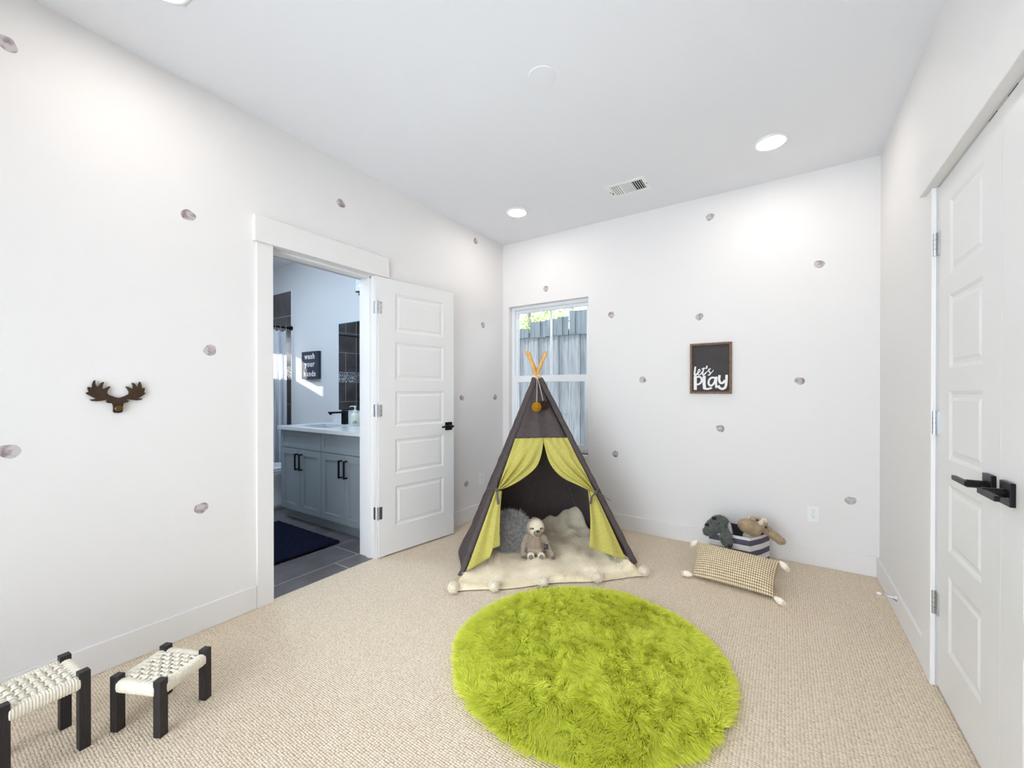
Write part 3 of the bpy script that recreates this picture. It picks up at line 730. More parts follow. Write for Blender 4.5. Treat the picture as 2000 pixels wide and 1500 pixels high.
MB().box((vx0,vy0,H-.004), (vx1,vy0+.035,H)).box((vx0,vy1-.035,H-.004), (vx1,vy1,H)).box((vx0,vy0+.035,H-.004), (vx0+.034,vy1-.035,H)).box((vx1-.034,vy0+.035,H-.004), (vx1,vy1-.035,H)).build('frame', M_plate, vt, bevel=.0015)
MB().box((vx0+.03,vy0+.03,H-.0012), (vx1-.03,vy1-.03,H-.0004)).build('duct_shade_plate', M_dark, vt)  # black plate stands in for the shade inside the duct
ix0, ix1, iy0, iy1 = vx0+.034, vx1-.034, vy0+.035, vy1-.035
third = (ix1-ix0)
for k in range(5):
    x = ix0+.008+k*.0155; MB().box((x-.0055, iy0, H-.0062), (x+.0055, iy1, H-.005)).build('slat', M_plate, vt)
    x = ix1-.006-k*.0155; MB().box((x-.002, iy0, H-.0068), (x+.002, iy1, H-.005)).build('slat', M_plate, vt)
cx0, cx1 = ix0+.078, ix1-.078
for k in range(11):
    y = iy0+.005+k*.0132; MB().box((cx0, y-.0036, -.0006), (cx1, y+.0036, .0006), Matrix.Translation((0,0,H-.005)) @ Matrix.Translation((0,y,0)) @ Matrix.Rotation(-.1, 4, 'X') @ Matrix.Translation((0,-y,0))).build('slat', M_plate, vt)
for x in (cx0, cx1): MB().box((x-.003, iy0, H-.0085), (x+.003, iy1, H-.0015)).build('divider', M_plate, vt)
for x in (vx0+.014, vx1-.014): MB().lathe([(.005,0), (.005,-.0055), (.002,-.0065)], 12, Matrix.Translation((x,(vy0+vy1)/2,H))).build('screw', M_oldnickel, vt)
MB().box((vx0+.024, -.47, H-.012), (vx0+.028, -.455, H-.004)).build('damper_lever', M_dark, vt)

# moose hook
mo = empty('moose_wall_hook', (0, -2.997, 1.118), 'flat bronze moose head hook with a knob for a nose', 'wall hook')
out = [(870,930),(900,958),(980,965),(1060,955),(1085,920),(1080,850),(1095,780),(1110,745),(1180,735),(1235,705),(1170,668),(1200,665),(1300,680),(1400,690),(1500,680),(1550,650),(1500,648),(1430,645),(1520,600),(1600,545),(1620,520),(1570,512),(1590,470),(1598,405),(1565,405),(1525,415),(1520,350),(1490,270),(1468,262),(1450,300),(1425,395),(1400,370),(1360,310),(1310,290),(1285,300),(1310,350),(1320,415),(1290,425),(1220,390),(1160,372),(1148,382),(1190,440),(1220,490),(1215,545),(1130,590),(1030,622),(970,625),(900,605),(780,560),(745,520),(755,470),(790,420),(820,380),(790,375),(720,410),(665,435),(645,410),(655,350),(680,290),(660,278),(610,310),(570,370),(545,390),(510,360),(498,300),(495,248),(475,245),(445,290),(430,350),(425,410),(370,390),(335,400),(340,450),(365,492),(330,505),(295,520),(330,550),(420,600),(510,640),(450,655),(375,660),(420,690),(520,700),(640,690),(740,668),(715,710),(760,740),(850,750),(870,800),(875,860)]
mp_ = lambda c, q: (-3.094+(c-297)/(1620-297)*.196, 1.261-(q-245)/(962-245)*.143)
MB().prism([mp_(*q) for q in out], .009, (.004,0,0), (0,1,0), (0,0,1), (1,0,0)).build('silhouette', M_bronze, mo, bevel=.0012)
ny, nz_ = mp_(978, 865)
MB().lathe([(.005,0), (.005,.006), (.0125,.007), (.0135,.009), (.0135,.014), (.010,.016)], 24, Matrix.Translation((.012,ny,nz_)) @ Matrix.Rotation(PI/2, 4, 'Y')).build('nose_knob', M_brass, mo, smooth=False)
MB().lathe([(.006,0), (.006,.006)], 10, Matrix.Translation((0,ny,nz_+.03)) @ Matrix.Rotation(PI/2, 4, 'Y')).build('standoff', M_bronze, mo)

# watercolour spots
def spot(kind, a, z, label, r=.0275):
    o = MB(); n = 22; rr = np.random.default_rng(int(abs(a)*1000+z*777))
    ph = rr.uniform(0, 6.28, 3); rad = [r*(1+.07*math.sin(2*q+ph[0])+.05*math.sin(3*q+ph[1])+.03*math.sin(5*q+ph[2])) for q in np.linspace(0, 2*PI, n, endpoint=False)]
    pl = [(rad[i]*math.cos(2*PI*i/n)*1.08, rad[i]*math.sin(2*PI*i/n)) for i in range(n)]
    if kind == 'L': o.prism(pl, .0006, (0,0,0), (0,1,0), (0,0,1), (1,0,0)); loc = (.0002, a, z)
    else: o.prism(pl, .0006, (0,0,0), (1,0,0), (0,0,1), (0,-1,0)); loc = (a, -.0002, z)
    ob = o.build('wall_spot_decal', M_spot, None); ob.location = loc
    tag(ob, label, 'wall decal', 'watercolour spots on the walls')
for a, z, lb in [(-3.30,2.533,'mauve spot on left wall at the top left corner'), (-2.731,2.087,'mauve spot on left wall high above the moose hook'), (-2.641,1.425,'mauve spot on left wall just right of the moose hook'),
    (-3.298,.984,'mauve spot on left wall below the moose hook at the left edge'), (-2.681,.621,'mauve spot on left wall low between stools and doorway'), (-1.891,2.467,'mauve spot on left wall above the bathroom doorway'),
    (-.46,2.654,'small mauve spot near the ceiling corner above the open door'), (-.348,1.866,'mauve spot between the open door top and the window'), (-.662,1.156,'mauve spot beside the open door above its handle'),
    (-.142,1.155,'mauve spot on left wall closest to the window corner'), (-.597,.353,'mauve spot low on left wall left of the outlet')]: spot('L', a, z, lb)
for a, z, lb in [(.512,2.225,'mauve spot on back wall directly above the window'), (1.981,2.585,'mauve spot on back wall highest, near the ceiling'), (2.671,2.097,'mauve spot on back wall upper right below the bright light'),
    (1.179,1.9,'mauve spot on back wall right of the window top'), (1.905,1.809,'pale mauve spot on back wall just above the framed sign'), (1.457,1.314,'mauve spot on back wall left of the framed sign'),
    (2.562,1.289,'mauve spot on back wall right of the framed sign'), (2.057,.926,'mauve spot on back wall below the framed sign'), (1.218,.657,'mauve spot on back wall beside the teepee, right of window sill'),
    (2.844,.48,'mauve spot on back wall right of the outlet near the corner')]: spot('B', a, z, lb)

# framed sign
fs_ = empty('framed_play_sign', (1.988, 0, 1.197), 'brown wood framed charcoal sign reading let\'s PLAY in white', 'framed sign')
fx0, fx1, fz0, fz1 = 1.840, 2.136, 1.197, 1.594; fw = .017
for bx_ in (((fx0,-.026,fz0), (fx0+fw,-.001,fz1)), ((fx1-fw,-.026,fz0), (fx1,-.001,fz1)), ((fx0+fw,-.026,fz1-fw), (fx1-fw,-.001,fz1)), ((fx0+fw,-.026,fz0), (fx1-fw,-.001,fz0+fw))): MB().box(*bx_).build('frame_rail', M_frame, fs_, bevel=.001)
MB().box((fx0+fw,-.012,fz0+fw), (fx1-fw,-.006,fz1-fw)).build('board', M_chalk, fs_)
kx = (fx1-fx0)/870; kz = (fz1-fz0)/1050
def T2(p): return ((p[0]-300)*kx, -(p[1]-220)*kz)
org = (fx0, -.0121, fz1)
def word(name, strokes):
    b_ = MB()
    for k, (pts, wd) in enumerate(strokes): b_.ribbon([T2(p) for p in pts], wd*kx, (org[0], org[1]-.0004*k, org[2]), (1,0,0), (0,0,1), (0,-1,0), .0022)
    b_.build(name, M_white, fs_)
word('lettering_lets', [([(412,705),(400,800),(395,865),(415,885),(455,845)],36), ([(448,850),(500,815),(515,780),(495,762),(470,800),(468,850),(495,878),(535,855),(565,810)],22),
    ([(595,730),(578,800),(570,860),(592,880),(640,830)],30), ([(548,752),(600,745),(650,738)],18), ([(662,692),(652,750)],30), ([(625,850),(690,790),(712,760)],17), ([(735,752),(700,772),(705,805),(730,840),(715,880),(685,885)],26), ([(705,880),(755,840),(800,785)],15)])
word('lettering_play', [([(410,910),(412,1185)],66), ([(430,925),(500,915),(545,955),(545,1010),(510,1060),(450,1080)],40), ([(602,905),(600,1050),(612,1165)],66), ([(600,1165),(680,1172),(762,1150)],42),
    ([(835,945),(760,940),(705,990),(700,1070),(745,1105),(805,1060),(845,960)],42), ([(860,925),(850,1050),(862,1148)],46), ([(925,895),(915,980),(940,1045),(990,1050),(1035,1000)],50), ([(1068,892),(1062,1020),(1045,1130),(985,1172),(925,1150),(905,1105)],52)])

def outlet(M, label):
    """local: x right, z up, -y towards the room"""
    root = empty('wall_outlet', M @ Vector((0,0,-.058)), label, 'outlet')
    pl = MB().box((-.036,-.005,-.058), (.036,0,.058), M).build('cover_plate', M_plate, root, bevel=.002)
    for z in (-.0195, .0195):
        rc = MB().prism([(.0165*math.copysign(min(1,abs(1.25*math.cos(q))), math.cos(q)), .0145*math.sin(q)) for q in np.linspace(0, 2*PI, 28, endpoint=False)], .0015, M @ Vector((0,-.005,z)), M.to_3x3() @ Vector((1,0,0)), (0,0,1), M.to_3x3() @ Vector((0,-1,0))).build('receptacle', M_plate, pl)
        MB().box((-.0075,-.0072,z+.001), (-.0055,-.006,z+.009), M).box((.0055,-.0072,z+.002), (.0075,-.006,z+.008), M).box((-.002,-.0072,z-.0085), (.002,-.006,z-.0045), M).build('slot', M_slot, rc)
    MB().lathe([(.003,0), (.003,.0012)], 10, M @ Matrix.Translation((0,-.005,0)) @ Matrix.Rotation(PI/2, 4, 'X')).build('screw', M_nickel, root)
outlet(Matrix.Translation((2.641,0,.358)), 'white double outlet on the back wall right of the striped bin')
outlet(Matrix.Translation((0,-.371,.362)) @ Matrix.Rotation(PI/2, 4, 'Z'), 'white double outlet on left wall between open door and teepee')

ds = empty('door_stop', (W-BT, -.575, .1), 'small metal rod door stop with white tip on the right baseboard', 'door stop')
MB().lathe([(.016,0), (.015,.003), (.008,.014), (.0045,.022), (.004,.066)], 16, Matrix.Translation((W-BT,-.575,.1)) @ Matrix.Rotation(-PI/2, 4, 'Y') @ Matrix.Rotation(.12, 4, 'Y')).build('rod', M_nickel, ds, smooth=True)
MB().lathe([(.0065,.064), (.0075,.068), (.0075,.078), (.005,.082)], 14, Matrix.Translation((W-BT,-.575,.1)) @ Matrix.Rotation(-PI/2, 4, 'Y') @ Matrix.Rotation(.12, 4, 'Y')).build('rubber_tip', M_plate, ds, smooth=True)

# ================================================================= SOFT TOYS, BIN, PILLOWS
# sloth (local frame, faces -y)
SL = Vector((.985, -1.012, .036)); rzS = math.radians(33)
def sloth():
    root = empty('sloth_plush', SL, 'oatmeal plush sloth sitting on the blanket inside the teepee', 'soft toy', rz=rzS)
    def at(b, nm, m, par=None): return b.build(nm, m, par or root, smooth=True, local=True)
    ells = [((0,.01,.085),(.062,.05,.085),None), ((0,.008,.05),(.068,.056,.05),None), ((0,.0,.15),(.04,.036,.03),None),
            ((-.066,-.004,.125),(.022,.022,.045),(0,.35,0)), ((-.084,-.014,.075),(.021,.021,.055),(-.1,.12,0)), ((-.084,-.03,.022),(.022,.024,.024),None),
            ((.066,-.004,.125),(.020,.020,.042),(0,-.45,0)), ((.092,-.018,.075),(.019,.019,.052),(-.15,-.4,0)), ((.118,-.04,.026),(.021,.023,.024),None),
            ((-.032,-.045,.026),(.026,.045,.025),(0,0,.1)), ((.036,-.045,.026),(.026,.045,.025),(0,0,-.1))]
    o = blob('body', ells, M_sloth, root, .005); o.matrix_parent_inverse = Matrix.Identity(4)
    at(MB().ell((0,-.022,.084),(.046,.024,.066)), 'belly_panel', M_slothb)
    at(MB().tube([(0,-.0455,.03),(0,-.0472,.085),(0,-.040,.13)], .0012, 6), 'belly_seam', M_patch)
    hc = Vector((0,-.012,.212))
    hd = at(MB().ell(hc, (.062,.056,.064), None, 24, 16), 'head', M_sloth)
    at(MB().ell(hc+Vector((.006,-.02,.002)), (.056,.046,.061), None, 24, 16), 'face', M_cream, hd)
    at(MB().ell(hc+Vector((-.01,.012,.06)), (.016,.014,.008)), 'hair_tuft', M_patch, hd)
    for s in (-1, 1):
        e = hc+Vector((.007+s*.027,-.047,.006)); at(MB().ell(e+Vector((s*.006,.002,0)), (.018,.012,.011), (0,s*.35,0)), 'eye_patch', M_patch, hd)
        ey = at(MB().ell(e+Vector((-s*.002,-.0095,.001)), (.0088,.006,.0088)), 'eye', M_amber, hd); at(MB().ell(e+Vector((-s*.002,-.0135,.001)), (.0048,.003,.0048)), 'pupil', M_eye, ey)
    at(MB().ell(hc+Vector((.014,-.054,-.022)), (.032,.02,.027)), 'muzzle', M_muzzle, hd)
    at(MB().ell(hc+Vector((.014,-.070,-.008)), (.0105,.007,.008)), 'nose', M_eye, hd)
    at(MB().tube([hc+Vector((-.006,-.069,-.03)), hc+Vector((.014,-.073,-.034)), hc+Vector((.033,-.066,-.028))], .0012, 6), 'mouth', M_patch, hd)
    for x in (-.034, .038):
        ft = at(MB().ell((x,-.074,.03),(.027,.016,.028)), 'foot', M_cream); at(MB().ell((x,-.0815,.028),(.019,.0105,.02)), 'foot_pad', M_muzzle, ft)
    for x, y in ((-.084,-.047), (.122,-.06)):
        for k in (-1, 0, 1): at(MB().tube([(x+k*.009,y,.018),(x+k*.0095,y-.009,.012),(x+k*.0095,y-.012,.003)], [.0042,.004,.0025], 8), 'claw', M_patch)
    at(MB().box((.058,-.052,.07),(.086,-.048,.102)), 'label_tag', M_chalk); at(MB().box((.066,-.0528,.078),(.069,-.0519,.094)).box((.074,-.0528,.078),(.077,-.0519,.094)).box((.069,-.0528,.084),(.074,-.0519,.087)), 'tag_print', M_muzzle)
    P_, N_ = ell_fur([((0,-.012,.212),(.062,.056,.064),None)]+ells, 120000, 50)
    keep = ~((P_[:,1] < -.03) & (P_[:,2] > .155)) & ~((P_[:,1] < -.03) & (abs(P_[:,0]) < .05) & (P_[:,2] < .15)) & (P_[:,2] > .004)
    o = fur('plush_pile', M_sloth, root, P_[keep], N_[keep]*.004+np.array((0,0,-.0025)), .0009, seed=3); o.matrix_parent_inverse = Matrix.Identity(4)
sloth()
# grey fur cushion
gc = np.array((.745,-.985,.165)); gr = (.155,.07,.135); grot = (-.25, .1, .55)
gp = empty('grey_fur_cushion', (gc[0], gc[1], .03), 'shaggy grey faux fur cushion leaning inside the teepee behind the sloth', 'cushion')
def squircle(c, r_, rot, n=28, m=18, p=.75):
    b_ = MB().ell((0,0,0), r_, None, n, m); R = Euler(rot).to_matrix()
    b_.v = [tuple(R @ Vector((v[0],v[1],v[2]))+Vector(c)) for v in b_.v]; return b_
squircle(gc, gr, grot).build('cushion', M_greyfur, gp, smooth=True)
P_, N_ = ell_fur([(gc, gr, grot)], 90000, 60); rr = np.random.default_rng(3)
fur('cushion_pile', M_greyfur, gp, P_, (N_+rr.normal(size=P_.shape)*.55+np.array((0,0,-.3)))*.024, .0013, bend=np.tile((0,0,-.004), (len(P_),1)), seed=4)

# striped storage bin
bn = empty('striped_storage_bin', (2.19,-.21,0), 'open storage bin with charcoal and white stripes against the back wall', 'storage bin')
foot = [(2.024,-.335), (2.279,-.35), (2.343,-.245), (2.386,-.14), (2.30,-.055), (2.035,-.05)]; cen = np.mean(foot, axis=0)
inn = [tuple(np.array(p)+(cen-np.array(p))*.035) for p in foot]; n = len(foot); HB = .22
v = [(*p,.001) for p in foot]+[(*p,HB) for p in foot]+[(*p,HB) for p in inn]
MB().add(v, [(i,(i+1)%n,n+(i+1)%n,n+i) for i in range(n)]+[(n+i,n+(i+1)%n,2*n+(i+1)%n,2*n+i) for i in range(n)]+[tuple(range(n))[::-1]]).build('shell', M_bin, bn)
v = [(*p,HB-.0005) for p in inn]+[(*p,.006) for p in inn]
MB().add(v, [(i,n+i,n+(i+1)%n,(i+1)%n)[::-1] for i in range(n)]+[tuple(range(n,2*n))]).build('lining', M_binin, bn)

# dark curly plush dog flopped over the bin's left corner
dg = empty('dark_curly_plush', (2.07,-.27,.05), 'dark green-grey curly plush toy slumped over the left of the striped bin', 'soft toy')
dells = [((2.10,-.25,.13),(.055,.05,.10),None), ((2.088,-.305,.268),(.060,.056,.056),None), ((2.052,-.335,.252),(.046,.044,.042),None), ((2.018,-.352,.218),(.026,.026,.026),None),
         ((2.14,-.335,.232),(.028,.03,.03),None), ((2.135,-.375,.205),(.032,.026,.04),(0,.2,0)), ((2.145,-.383,.175),(.028,.024,.026),None)]
blob('body', dells, M_darkplush, dg, .006)
P_, N_ = ell_fur(dells, 150000, 80); rr = np.random.default_rng(9)
fur('curly_pile', M_darkplush, dg, P_, (N_+rr.normal(size=P_.shape)*.8)*.0062, .0014, bend=rr.normal(size=P_.shape)*.003, seed=5)
MB().ell((2.158,-.345,.255),(.012,.022,.05),(0.1,-.12,.5)).build('ear', M_ear, dg, smooth=True)
MB().ell((2.058,-.345,.318),(.016,.012,.011)).build('eye', M_eye, dg, smooth=True)
MB().ell((2.016,-.376,.272),(.014,.010,.010)).build('nose', M_eye, dg, smooth=True)
MB().ell((2.162,-.402,.162),(.016,.008,.014),(0,.3,.3)).build('paw_pad', M_chalk, dg, smooth=True)

# beige plush with a big muzzle
bg_ = empty('beige_plush', (2.30,-.18,.04), 'beige plush toy with big rounded muzzle hanging an arm over the striped bin', 'soft toy')
bells = [((2.285,-.215,.15),(.06,.055,.10),None), ((2.325,-.225,.285),(.052,.05,.048),None), ((2.262,-.275,.278),(.064,.056,.046),(0,.35,.3)), ((2.298,-.275,.262),(.046,.042,.044),None),
         ((2.375,-.225,.255),(.035,.03,.028),(0,.5,0)), ((2.42,-.235,.225),(.045,.028,.028),(0,.55,0)), ((2.452,-.24,.205),(.028,.025,.024),None)]
blob('body', bells, M_beige, bg_, .006)
P_, N_ = ell_fur(bells, 90000, 90); fur('plush_pile', M_beige, bg_, P_, N_*.004+np.array((0,0,-.002)), .001, seed=6)
for c, r_, ro in (((2.29,-.25,.325),(.02,.016,.022),(0,-.4,0)), ((2.338,-.262,.312),(.018,.014,.02),(0,.4,0))):
    MB().ell(c, r_, ro).build('eye_bump', M_beige if c[0] < 2.3 else M_cream, bg_, smooth=True)
MB().ell((2.318,-.267,.328),(.011,.007,.006)).build('eye', M_eye, bg_, smooth=True); MB().ell((2.367,-.262,.287),(.007,.006,.009)).build('eye', M_eye, bg_, smooth=True)
MB().ell((2.352,-.235,.318),(.02,.012,.026),(0,.6,0)).build('ear', M_cream, bg_, smooth=True); MB().ell((2.275,-.23,.322),(.018,.012,.02),(0,-.6,0)).build('ear', M_cream, bg_, smooth=True)
MB().ell((2.275,-.242,.195),(.048,.04,.05)).build('belly_panel', M_cream, bg_, smooth=True)
MB().tube([(2.376,-.262,.288),(2.38,-.268,.27),(2.386,-.268,.258)], .002, 6).build('hang_loop', M_chalk, bg_)

# woven lumbar pillow leaning on the bin
pw = empty('woven_lumbar_pillow', (2.2,-.62,0), 'cream and tan woven lumbar pillow with tassels leaning on the striped bin', 'pillow')
pB0, pB1 = np.array((1.975,-.668,.01)), np.array((2.426,-.715,.01)); pT0, pT1 = np.array((1.972,-.475,.172)), np.array((2.452,-.49,.146))
pn = np.cross(pB1-pB0, pT0-pB0); pn /= np.linalg.norm(pn); pn = pn if pn[2] > 0 else -pn
def pil(side):
    def fn(u, v):
        cu, cv = 2*u-1, 2*v-1
        q = (pB0*(1-u)+pB1*u)*(1-v)+(pT0*(1-u)+pT1*u)*v
        c0 = (pB0+pB1+pT0+pT1)/4
        q = c0+(q-c0)*(1-.05*(1-abs(cu)**2)*abs(cv)**3*1.0-.045*(1-abs(cv)**2)*abs(cu)**3)
        h = .07*max(0, (1-abs(cu)**3))**.55*max(0, (1-abs(cv)**2.2))**.6
        kn = .0045*(math.sin(2*PI*17*v) > -.4)*(.6+.4*(math.sin(2*PI*38*u) > 0))
        q = q+pn*(side*(h+kn*(side > 0)))+pn*.02+np.array((0,-.004,-.006))
        q[2] = max(q[2], .004); return q
    return fn
NU, NV = 228, 102
b = MB(); b.grid(pil(1), NU, NV); n0 = len(b.v); b.grid(pil(-1), NU, NV); b.f = b.f[:NU*NV]+[f[::-1] for f in b.f[NU*NV:]]
pc = b.build('cover', M_weave, pw, smooth=True)
uvl = pc.data.uv_layers.new(name='uv'); idx = np.zeros(len(pc.data.loops), np.int32); pc.data.loops.foreach_get('vertex_index', idx); idx = idx % n0
uvl.data.foreach_set('uv', np.stack([(idx % (NU+1))/NU, (idx//(NU+1))/NV], 1).astype(np.float32).ravel())
for c, d, nm in ((pil(1)(0,0), (-.05,-.012,.006), 0), (pil(1)(0,1), (-.03,.01,-.035), 1), (pil(1)(1,1), (.034,-.016,-.034), 2), (pil(1)(1,0), (.042,-.04,-.006), 3)):
    c = np.array(c); d = np.array(d); e_ = c+d; e_[2] = max(e_[2], .014)
    k = MB().tube([c-d*.05, c+(e_-c)*.25, c+(e_-c)*.6, e_], [.006,.014,.02,.015], 12).build('tassel', M_tassel, pw, smooth=True)
    MB().tube([c+(e_-c)*.22, c+(e_-c)*.28], .0125, 12).build('tassel_knot', M_string, k, smooth=True)
    rr = np.random.default_rng(nm); nn = 700; t_ = rr.uniform(.2, .9, nn); u = sph(nn, nm+3)
    bs = c+(e_-c)*t_[:,None]+u*.011; bs[:,2] = np.maximum(bs[:,2], .004); fur('tassel_yarn', M_tassel, k, bs, d*.28*np.ones((nn,1))+u*.006, .0011, seed=nm)

# ================================================================= BATHROOM THINGS
VF, VZ0, VZ1 = -1.475, .105, .853
def vanity(x0, x1, label):
    root = empty('vanity_cabinet', ((x0+x1)/2, -1.2, 0), label, 'cabinet', 'vanity cabinets')
    MB().box((x0, VF+.02, VZ0), (x1, BN-.002, VZ1-.001)).box((x0+(.0 if x0 > -1.5 else .03), VF+.075, 0), (x1, BN-.002, VZ0)).build('body', M_cab, root)
    MB().box((x0+(.0 if x0 > -1.5 else .03), VF+.072, 0), (x1, VF+.075, VZ0)).build('toe_kick', M_cab, root)
    MB().box((x0+(.0 if x0 > -1.5 else .028), VF+.066, 0), (x1, VF+.072, .014)).build('shoe_strip', M_cab, root)
    def shaker(nm, a, c, z0, z1, fr):
        d = MB().box((a,VF,z0), (a+fr,VF+.02,z1)).box((c-fr,VF,z0), (c,VF+.02,z1)).box((a+fr,VF,z0), (c-fr,VF+.02,z0+fr)).box((a+fr,VF,z1-fr), (c-fr,VF+.02,z1)).build(nm, M_cab, root, bevel=.0012)
        MB().box((a+fr,VF+.008,z0+fr), (c-fr,VF+.016,z1-fr)).build('panel', M_cab, d)
        return d
    e = .0025; m_ = (x0+x1)/2
    shaker('drawer_front', x0+e, x1-e, .686+e, VZ1-.004, .042)
    for a, c, hx_ in ((x0+e, m_-e/2, m_-.035), (m_+e/2, x1-e, m_+.035)):
        d = shaker('door', a, c, VZ0, .683, .06)
        h = MB().box((hx_-.006,VF-.036,.492), (hx_+.006,VF-.024,.642)).box((hx_-.006,VF-.026,.492), (hx_+.006,VF,.504)).box((hx_-.006,VF-.026,.63), (hx_+.006,VF,.642)).build('handle', M_black, d, bevel=.001)
vanity(-1.585, -.915, 'grey-blue vanity cabinet with two doors, nearest the toilet')
vanity(-.914, -.245, 'grey-blue vanity cabinet partly hidden by the door jamb')
# worktop with undermount basin
wt = empty('vanity_worktop', (-.9,-1.2,VZ1), 'white quartz vanity worktop with undermount basin and backsplash', 'worktop')
wx0, wx1, wy0 = -1.607, -.17, -1.5; sx0, sx1, sy0, sy1 = -1.46, -.99, -1.40, -1.09; tz = .886
MB().box((wx0,wy0,VZ1), (wx1,sy0,tz)).box((wx0,sy1,VZ1), (wx1,BN,tz)).box((wx0,sy0,VZ1), (sx0,sy1,tz)).box((sx1,sy0,VZ1), (wx1,sy1,tz)).build('top', M_quartz, wt, bevel=.002)
MB().box((wx0,BN-.02,tz), (wx1,BN-.0005,tz+.1)).build('backsplash', M_quartz, wt, bevel=.002)
b = MB(); rings = [(0,VZ1),(.004,.80),(.03,.745),(.1,.735)]
v = []; 
for e, z in rings: v += [(sx0+e,sy0+e,z),(sx1-e,sy0+e,z),(sx1-e,sy1-e,z),(sx0+e,sy1-e,z)]
b.add(v, [(4*k+i,4*k+(i+1)%4,4*k+4+(i+1)%4,4*k+4+i)[::-1] for k in range(3) for i in range(4)]+[(12,13,14,15)]).build('basin', M_china, wt)
# faucet
fc = empty('basin_faucet', (-1.225,-1.03,tz), 'matte black square single-hole faucet on the white worktop', 'faucet')
MB().box((-1.249,-1.054,tz), (-1.201,-1.006,tz+.135)).build('body', M_black, fc, bevel=.002)
MB().box((-1.244,-1.20,tz+.112), (-1.206,-1.05,tz+.130)).build('spout', M_black, fc, bevel=.002)
MB().box((-1.243,-1.055,tz+.138), (-1.207,-.99,tz+.15)).build('lever', M_black, fc, bevel=.002)
MB().lathe([(.011,0),(.011,.012)], 14, Matrix.Translation((-1.225,-1.185,tz+.1))).build('aerator', M_black, fc)
# added bathroom fill lamps, out of view, to brighten the room
M_lampc = emit('cool_fill_diffuser', (.60,.79,1.0,1), 118.0)  # glow of the added bathroom fill lamps
for x, lb in ((-.85,'added cool fill light in the unseen bathroom ceiling over the mat'), (-2.0,'added cool fill light in the unseen bathroom ceiling near the tub')):
    root = empty('recessed_light', (x,-2.05,H), lb, 'ceiling light', 'added bathroom fill lights'); Mx = Matrix.Translation((x,-2.05,H))
    MB().lathe([(.094,0), (.094,-.003), (.088,-.0065), (.078,-.007), (.074,-.004), (.074,0)], 40, Mx, caps=False).build('trim_ring', M_plate, root, smooth=True)
    MB().lathe([(.0745,-.0005), (.0745,-.0046), (.02,-.0052)], 40, Mx).build('diffuser', M_lampc, root)
# soap dispenser
sp = empty('soap_dispenser', (-.955,-1.105,tz), 'clear glass soap dispenser with white pump and printed bicycle beside the faucet', 'soap dispenser')
Mx = Matrix.Translation((-.955,-1.105,tz))
MB().lathe([(.04,0),(.042,.004),(.042,.095),(.036,.112),(.02,.124),(.018,.135)], 28, Mx).build('bottle', M_soap, sp, smooth=True)
MB().lathe([(.02,.135),(.02,.15),(.006,.153),(.006,.178),(.012,.18),(.012,.19),(.004,.192)], 20, Mx).build('pump', M_plate, sp, smooth=False)
MB().tube([Mx @ Vector(p) for p in ((0,0,.186),(-.03,-.02,.188),(-.042,-.028,.18))], .0045, 8).build('nozzle', M_plate, sp, smooth=True)
rd = Vector((.80,-.58,0)).normalized(); tx = Vector((-rd.y, rd.x, 0)); tx = tx if tx.x > 0 else -tx
def onb(a, z): q = a/.042; return Vector((-.955,-1.105,tz))+(rd*math.cos(q)+tx*math.sin(q))*.0428+Vector((0,0,z))
b = MB()
for c in (-.012, .012): b.tube([onb(c+.009*math.cos(q), .032+.009*math.sin(q)) for q in np.linspace(0, 2*PI, 18)], .0011, 5)
b.tube([onb(-.012,.032), onb(-.004,.048), onb(.008,.048), onb(.012,.032)], .001, 5).tube([onb(-.003,.048), onb(.0,.032), onb(.008,.05)], .001, 5).build('bicycle_print', M_chalk, sp)
# mirror
mr = empty('vanity_mirror', (-.9,BN,1.02), 'tall frameless mirror above the vanity reflecting dark tiles', 'mirror')
MB().box((-1.508,BN-.008,1.022), (-.24,BN-.0025,1.934)).build('mirror_glass', M_mirror, mr)
MB().box((-1.514,BN-.0072,1.016), (-.234,BN-.0012,1.94)).build('polished_edge', mat('mirror_edge', S(150,190,200), .2, var=.02), mr)
# lettered sign
sg = empty('wash_hands_sign', (-2.016,BN,1.358), 'dark square sign reading wash your hands in white', 'sign')
MB().box((-2.181,BN-.036,1.358), (-1.851,BN-.001,1.668)).build('board', M_sign, sg, bevel=.002)
def text(body, size, loc, name, par):
    cu = bpy.data.curves.new(name, 'FONT'); cu.body = body; cu.size = size; cu.align_x = 'CENTER'; cu.extrude = .0008; cu.offset = .0028; cu.space_character = 1.22
    t_ = bpy.data.objects.new(name, cu); COL.objects.link(t_); bpy.context.view_layer.update()
    me = bpy.data.meshes.new_from_object(t_.evaluated_get(bpy.context.evaluated_depsgraph_get())); bpy.data.objects.remove(t_, do_unlink=True)
    M = Matrix.Translation(loc) @ Matrix.Rotation(PI/2, 4, 'X'); me.transform(M); me.materials.clear(); return link(name, me, M_white, par)
for wd, z in (('wash', 1.585), ('your', 1.497), ('hands', 1.388)): text(wd, .086, (-2.016, BN-.0368, z), 'lettering', sg)
# vanity light
vl = empty('vanity_light', (-.9,BN,2.12), 'black bar vanity light with white glass shades above the mirror', 'wall light')
MB().box((-1.0,BN-.02,2.14), (-.5,BN,2.2)).build('back_plate', M_black, vl)
MB().tube([(-1.03,BN-.1,2.17), (-.47,BN-.1,2.17)], .011, 10).tube([(-.75,BN,2.17), (-.75,BN-.1,2.17)], .011, 10).build('bar', M_black, vl)
for x in (-1.0, -.75, -.5):
    sh = MB().lathe([(.058,0),(.058,.17),(.05,.175),(.05,.005)], 24, Matrix.Translation((x,BN-.1,2.19)), caps=False).build('shade', M_china, vl, smooth=True)
    MB().lathe([(.02,-.025),(.025,.0),(.058,.004)], 16, Matrix.Translation((x,BN-.1,2.186))).build('cup', M_black, sh)
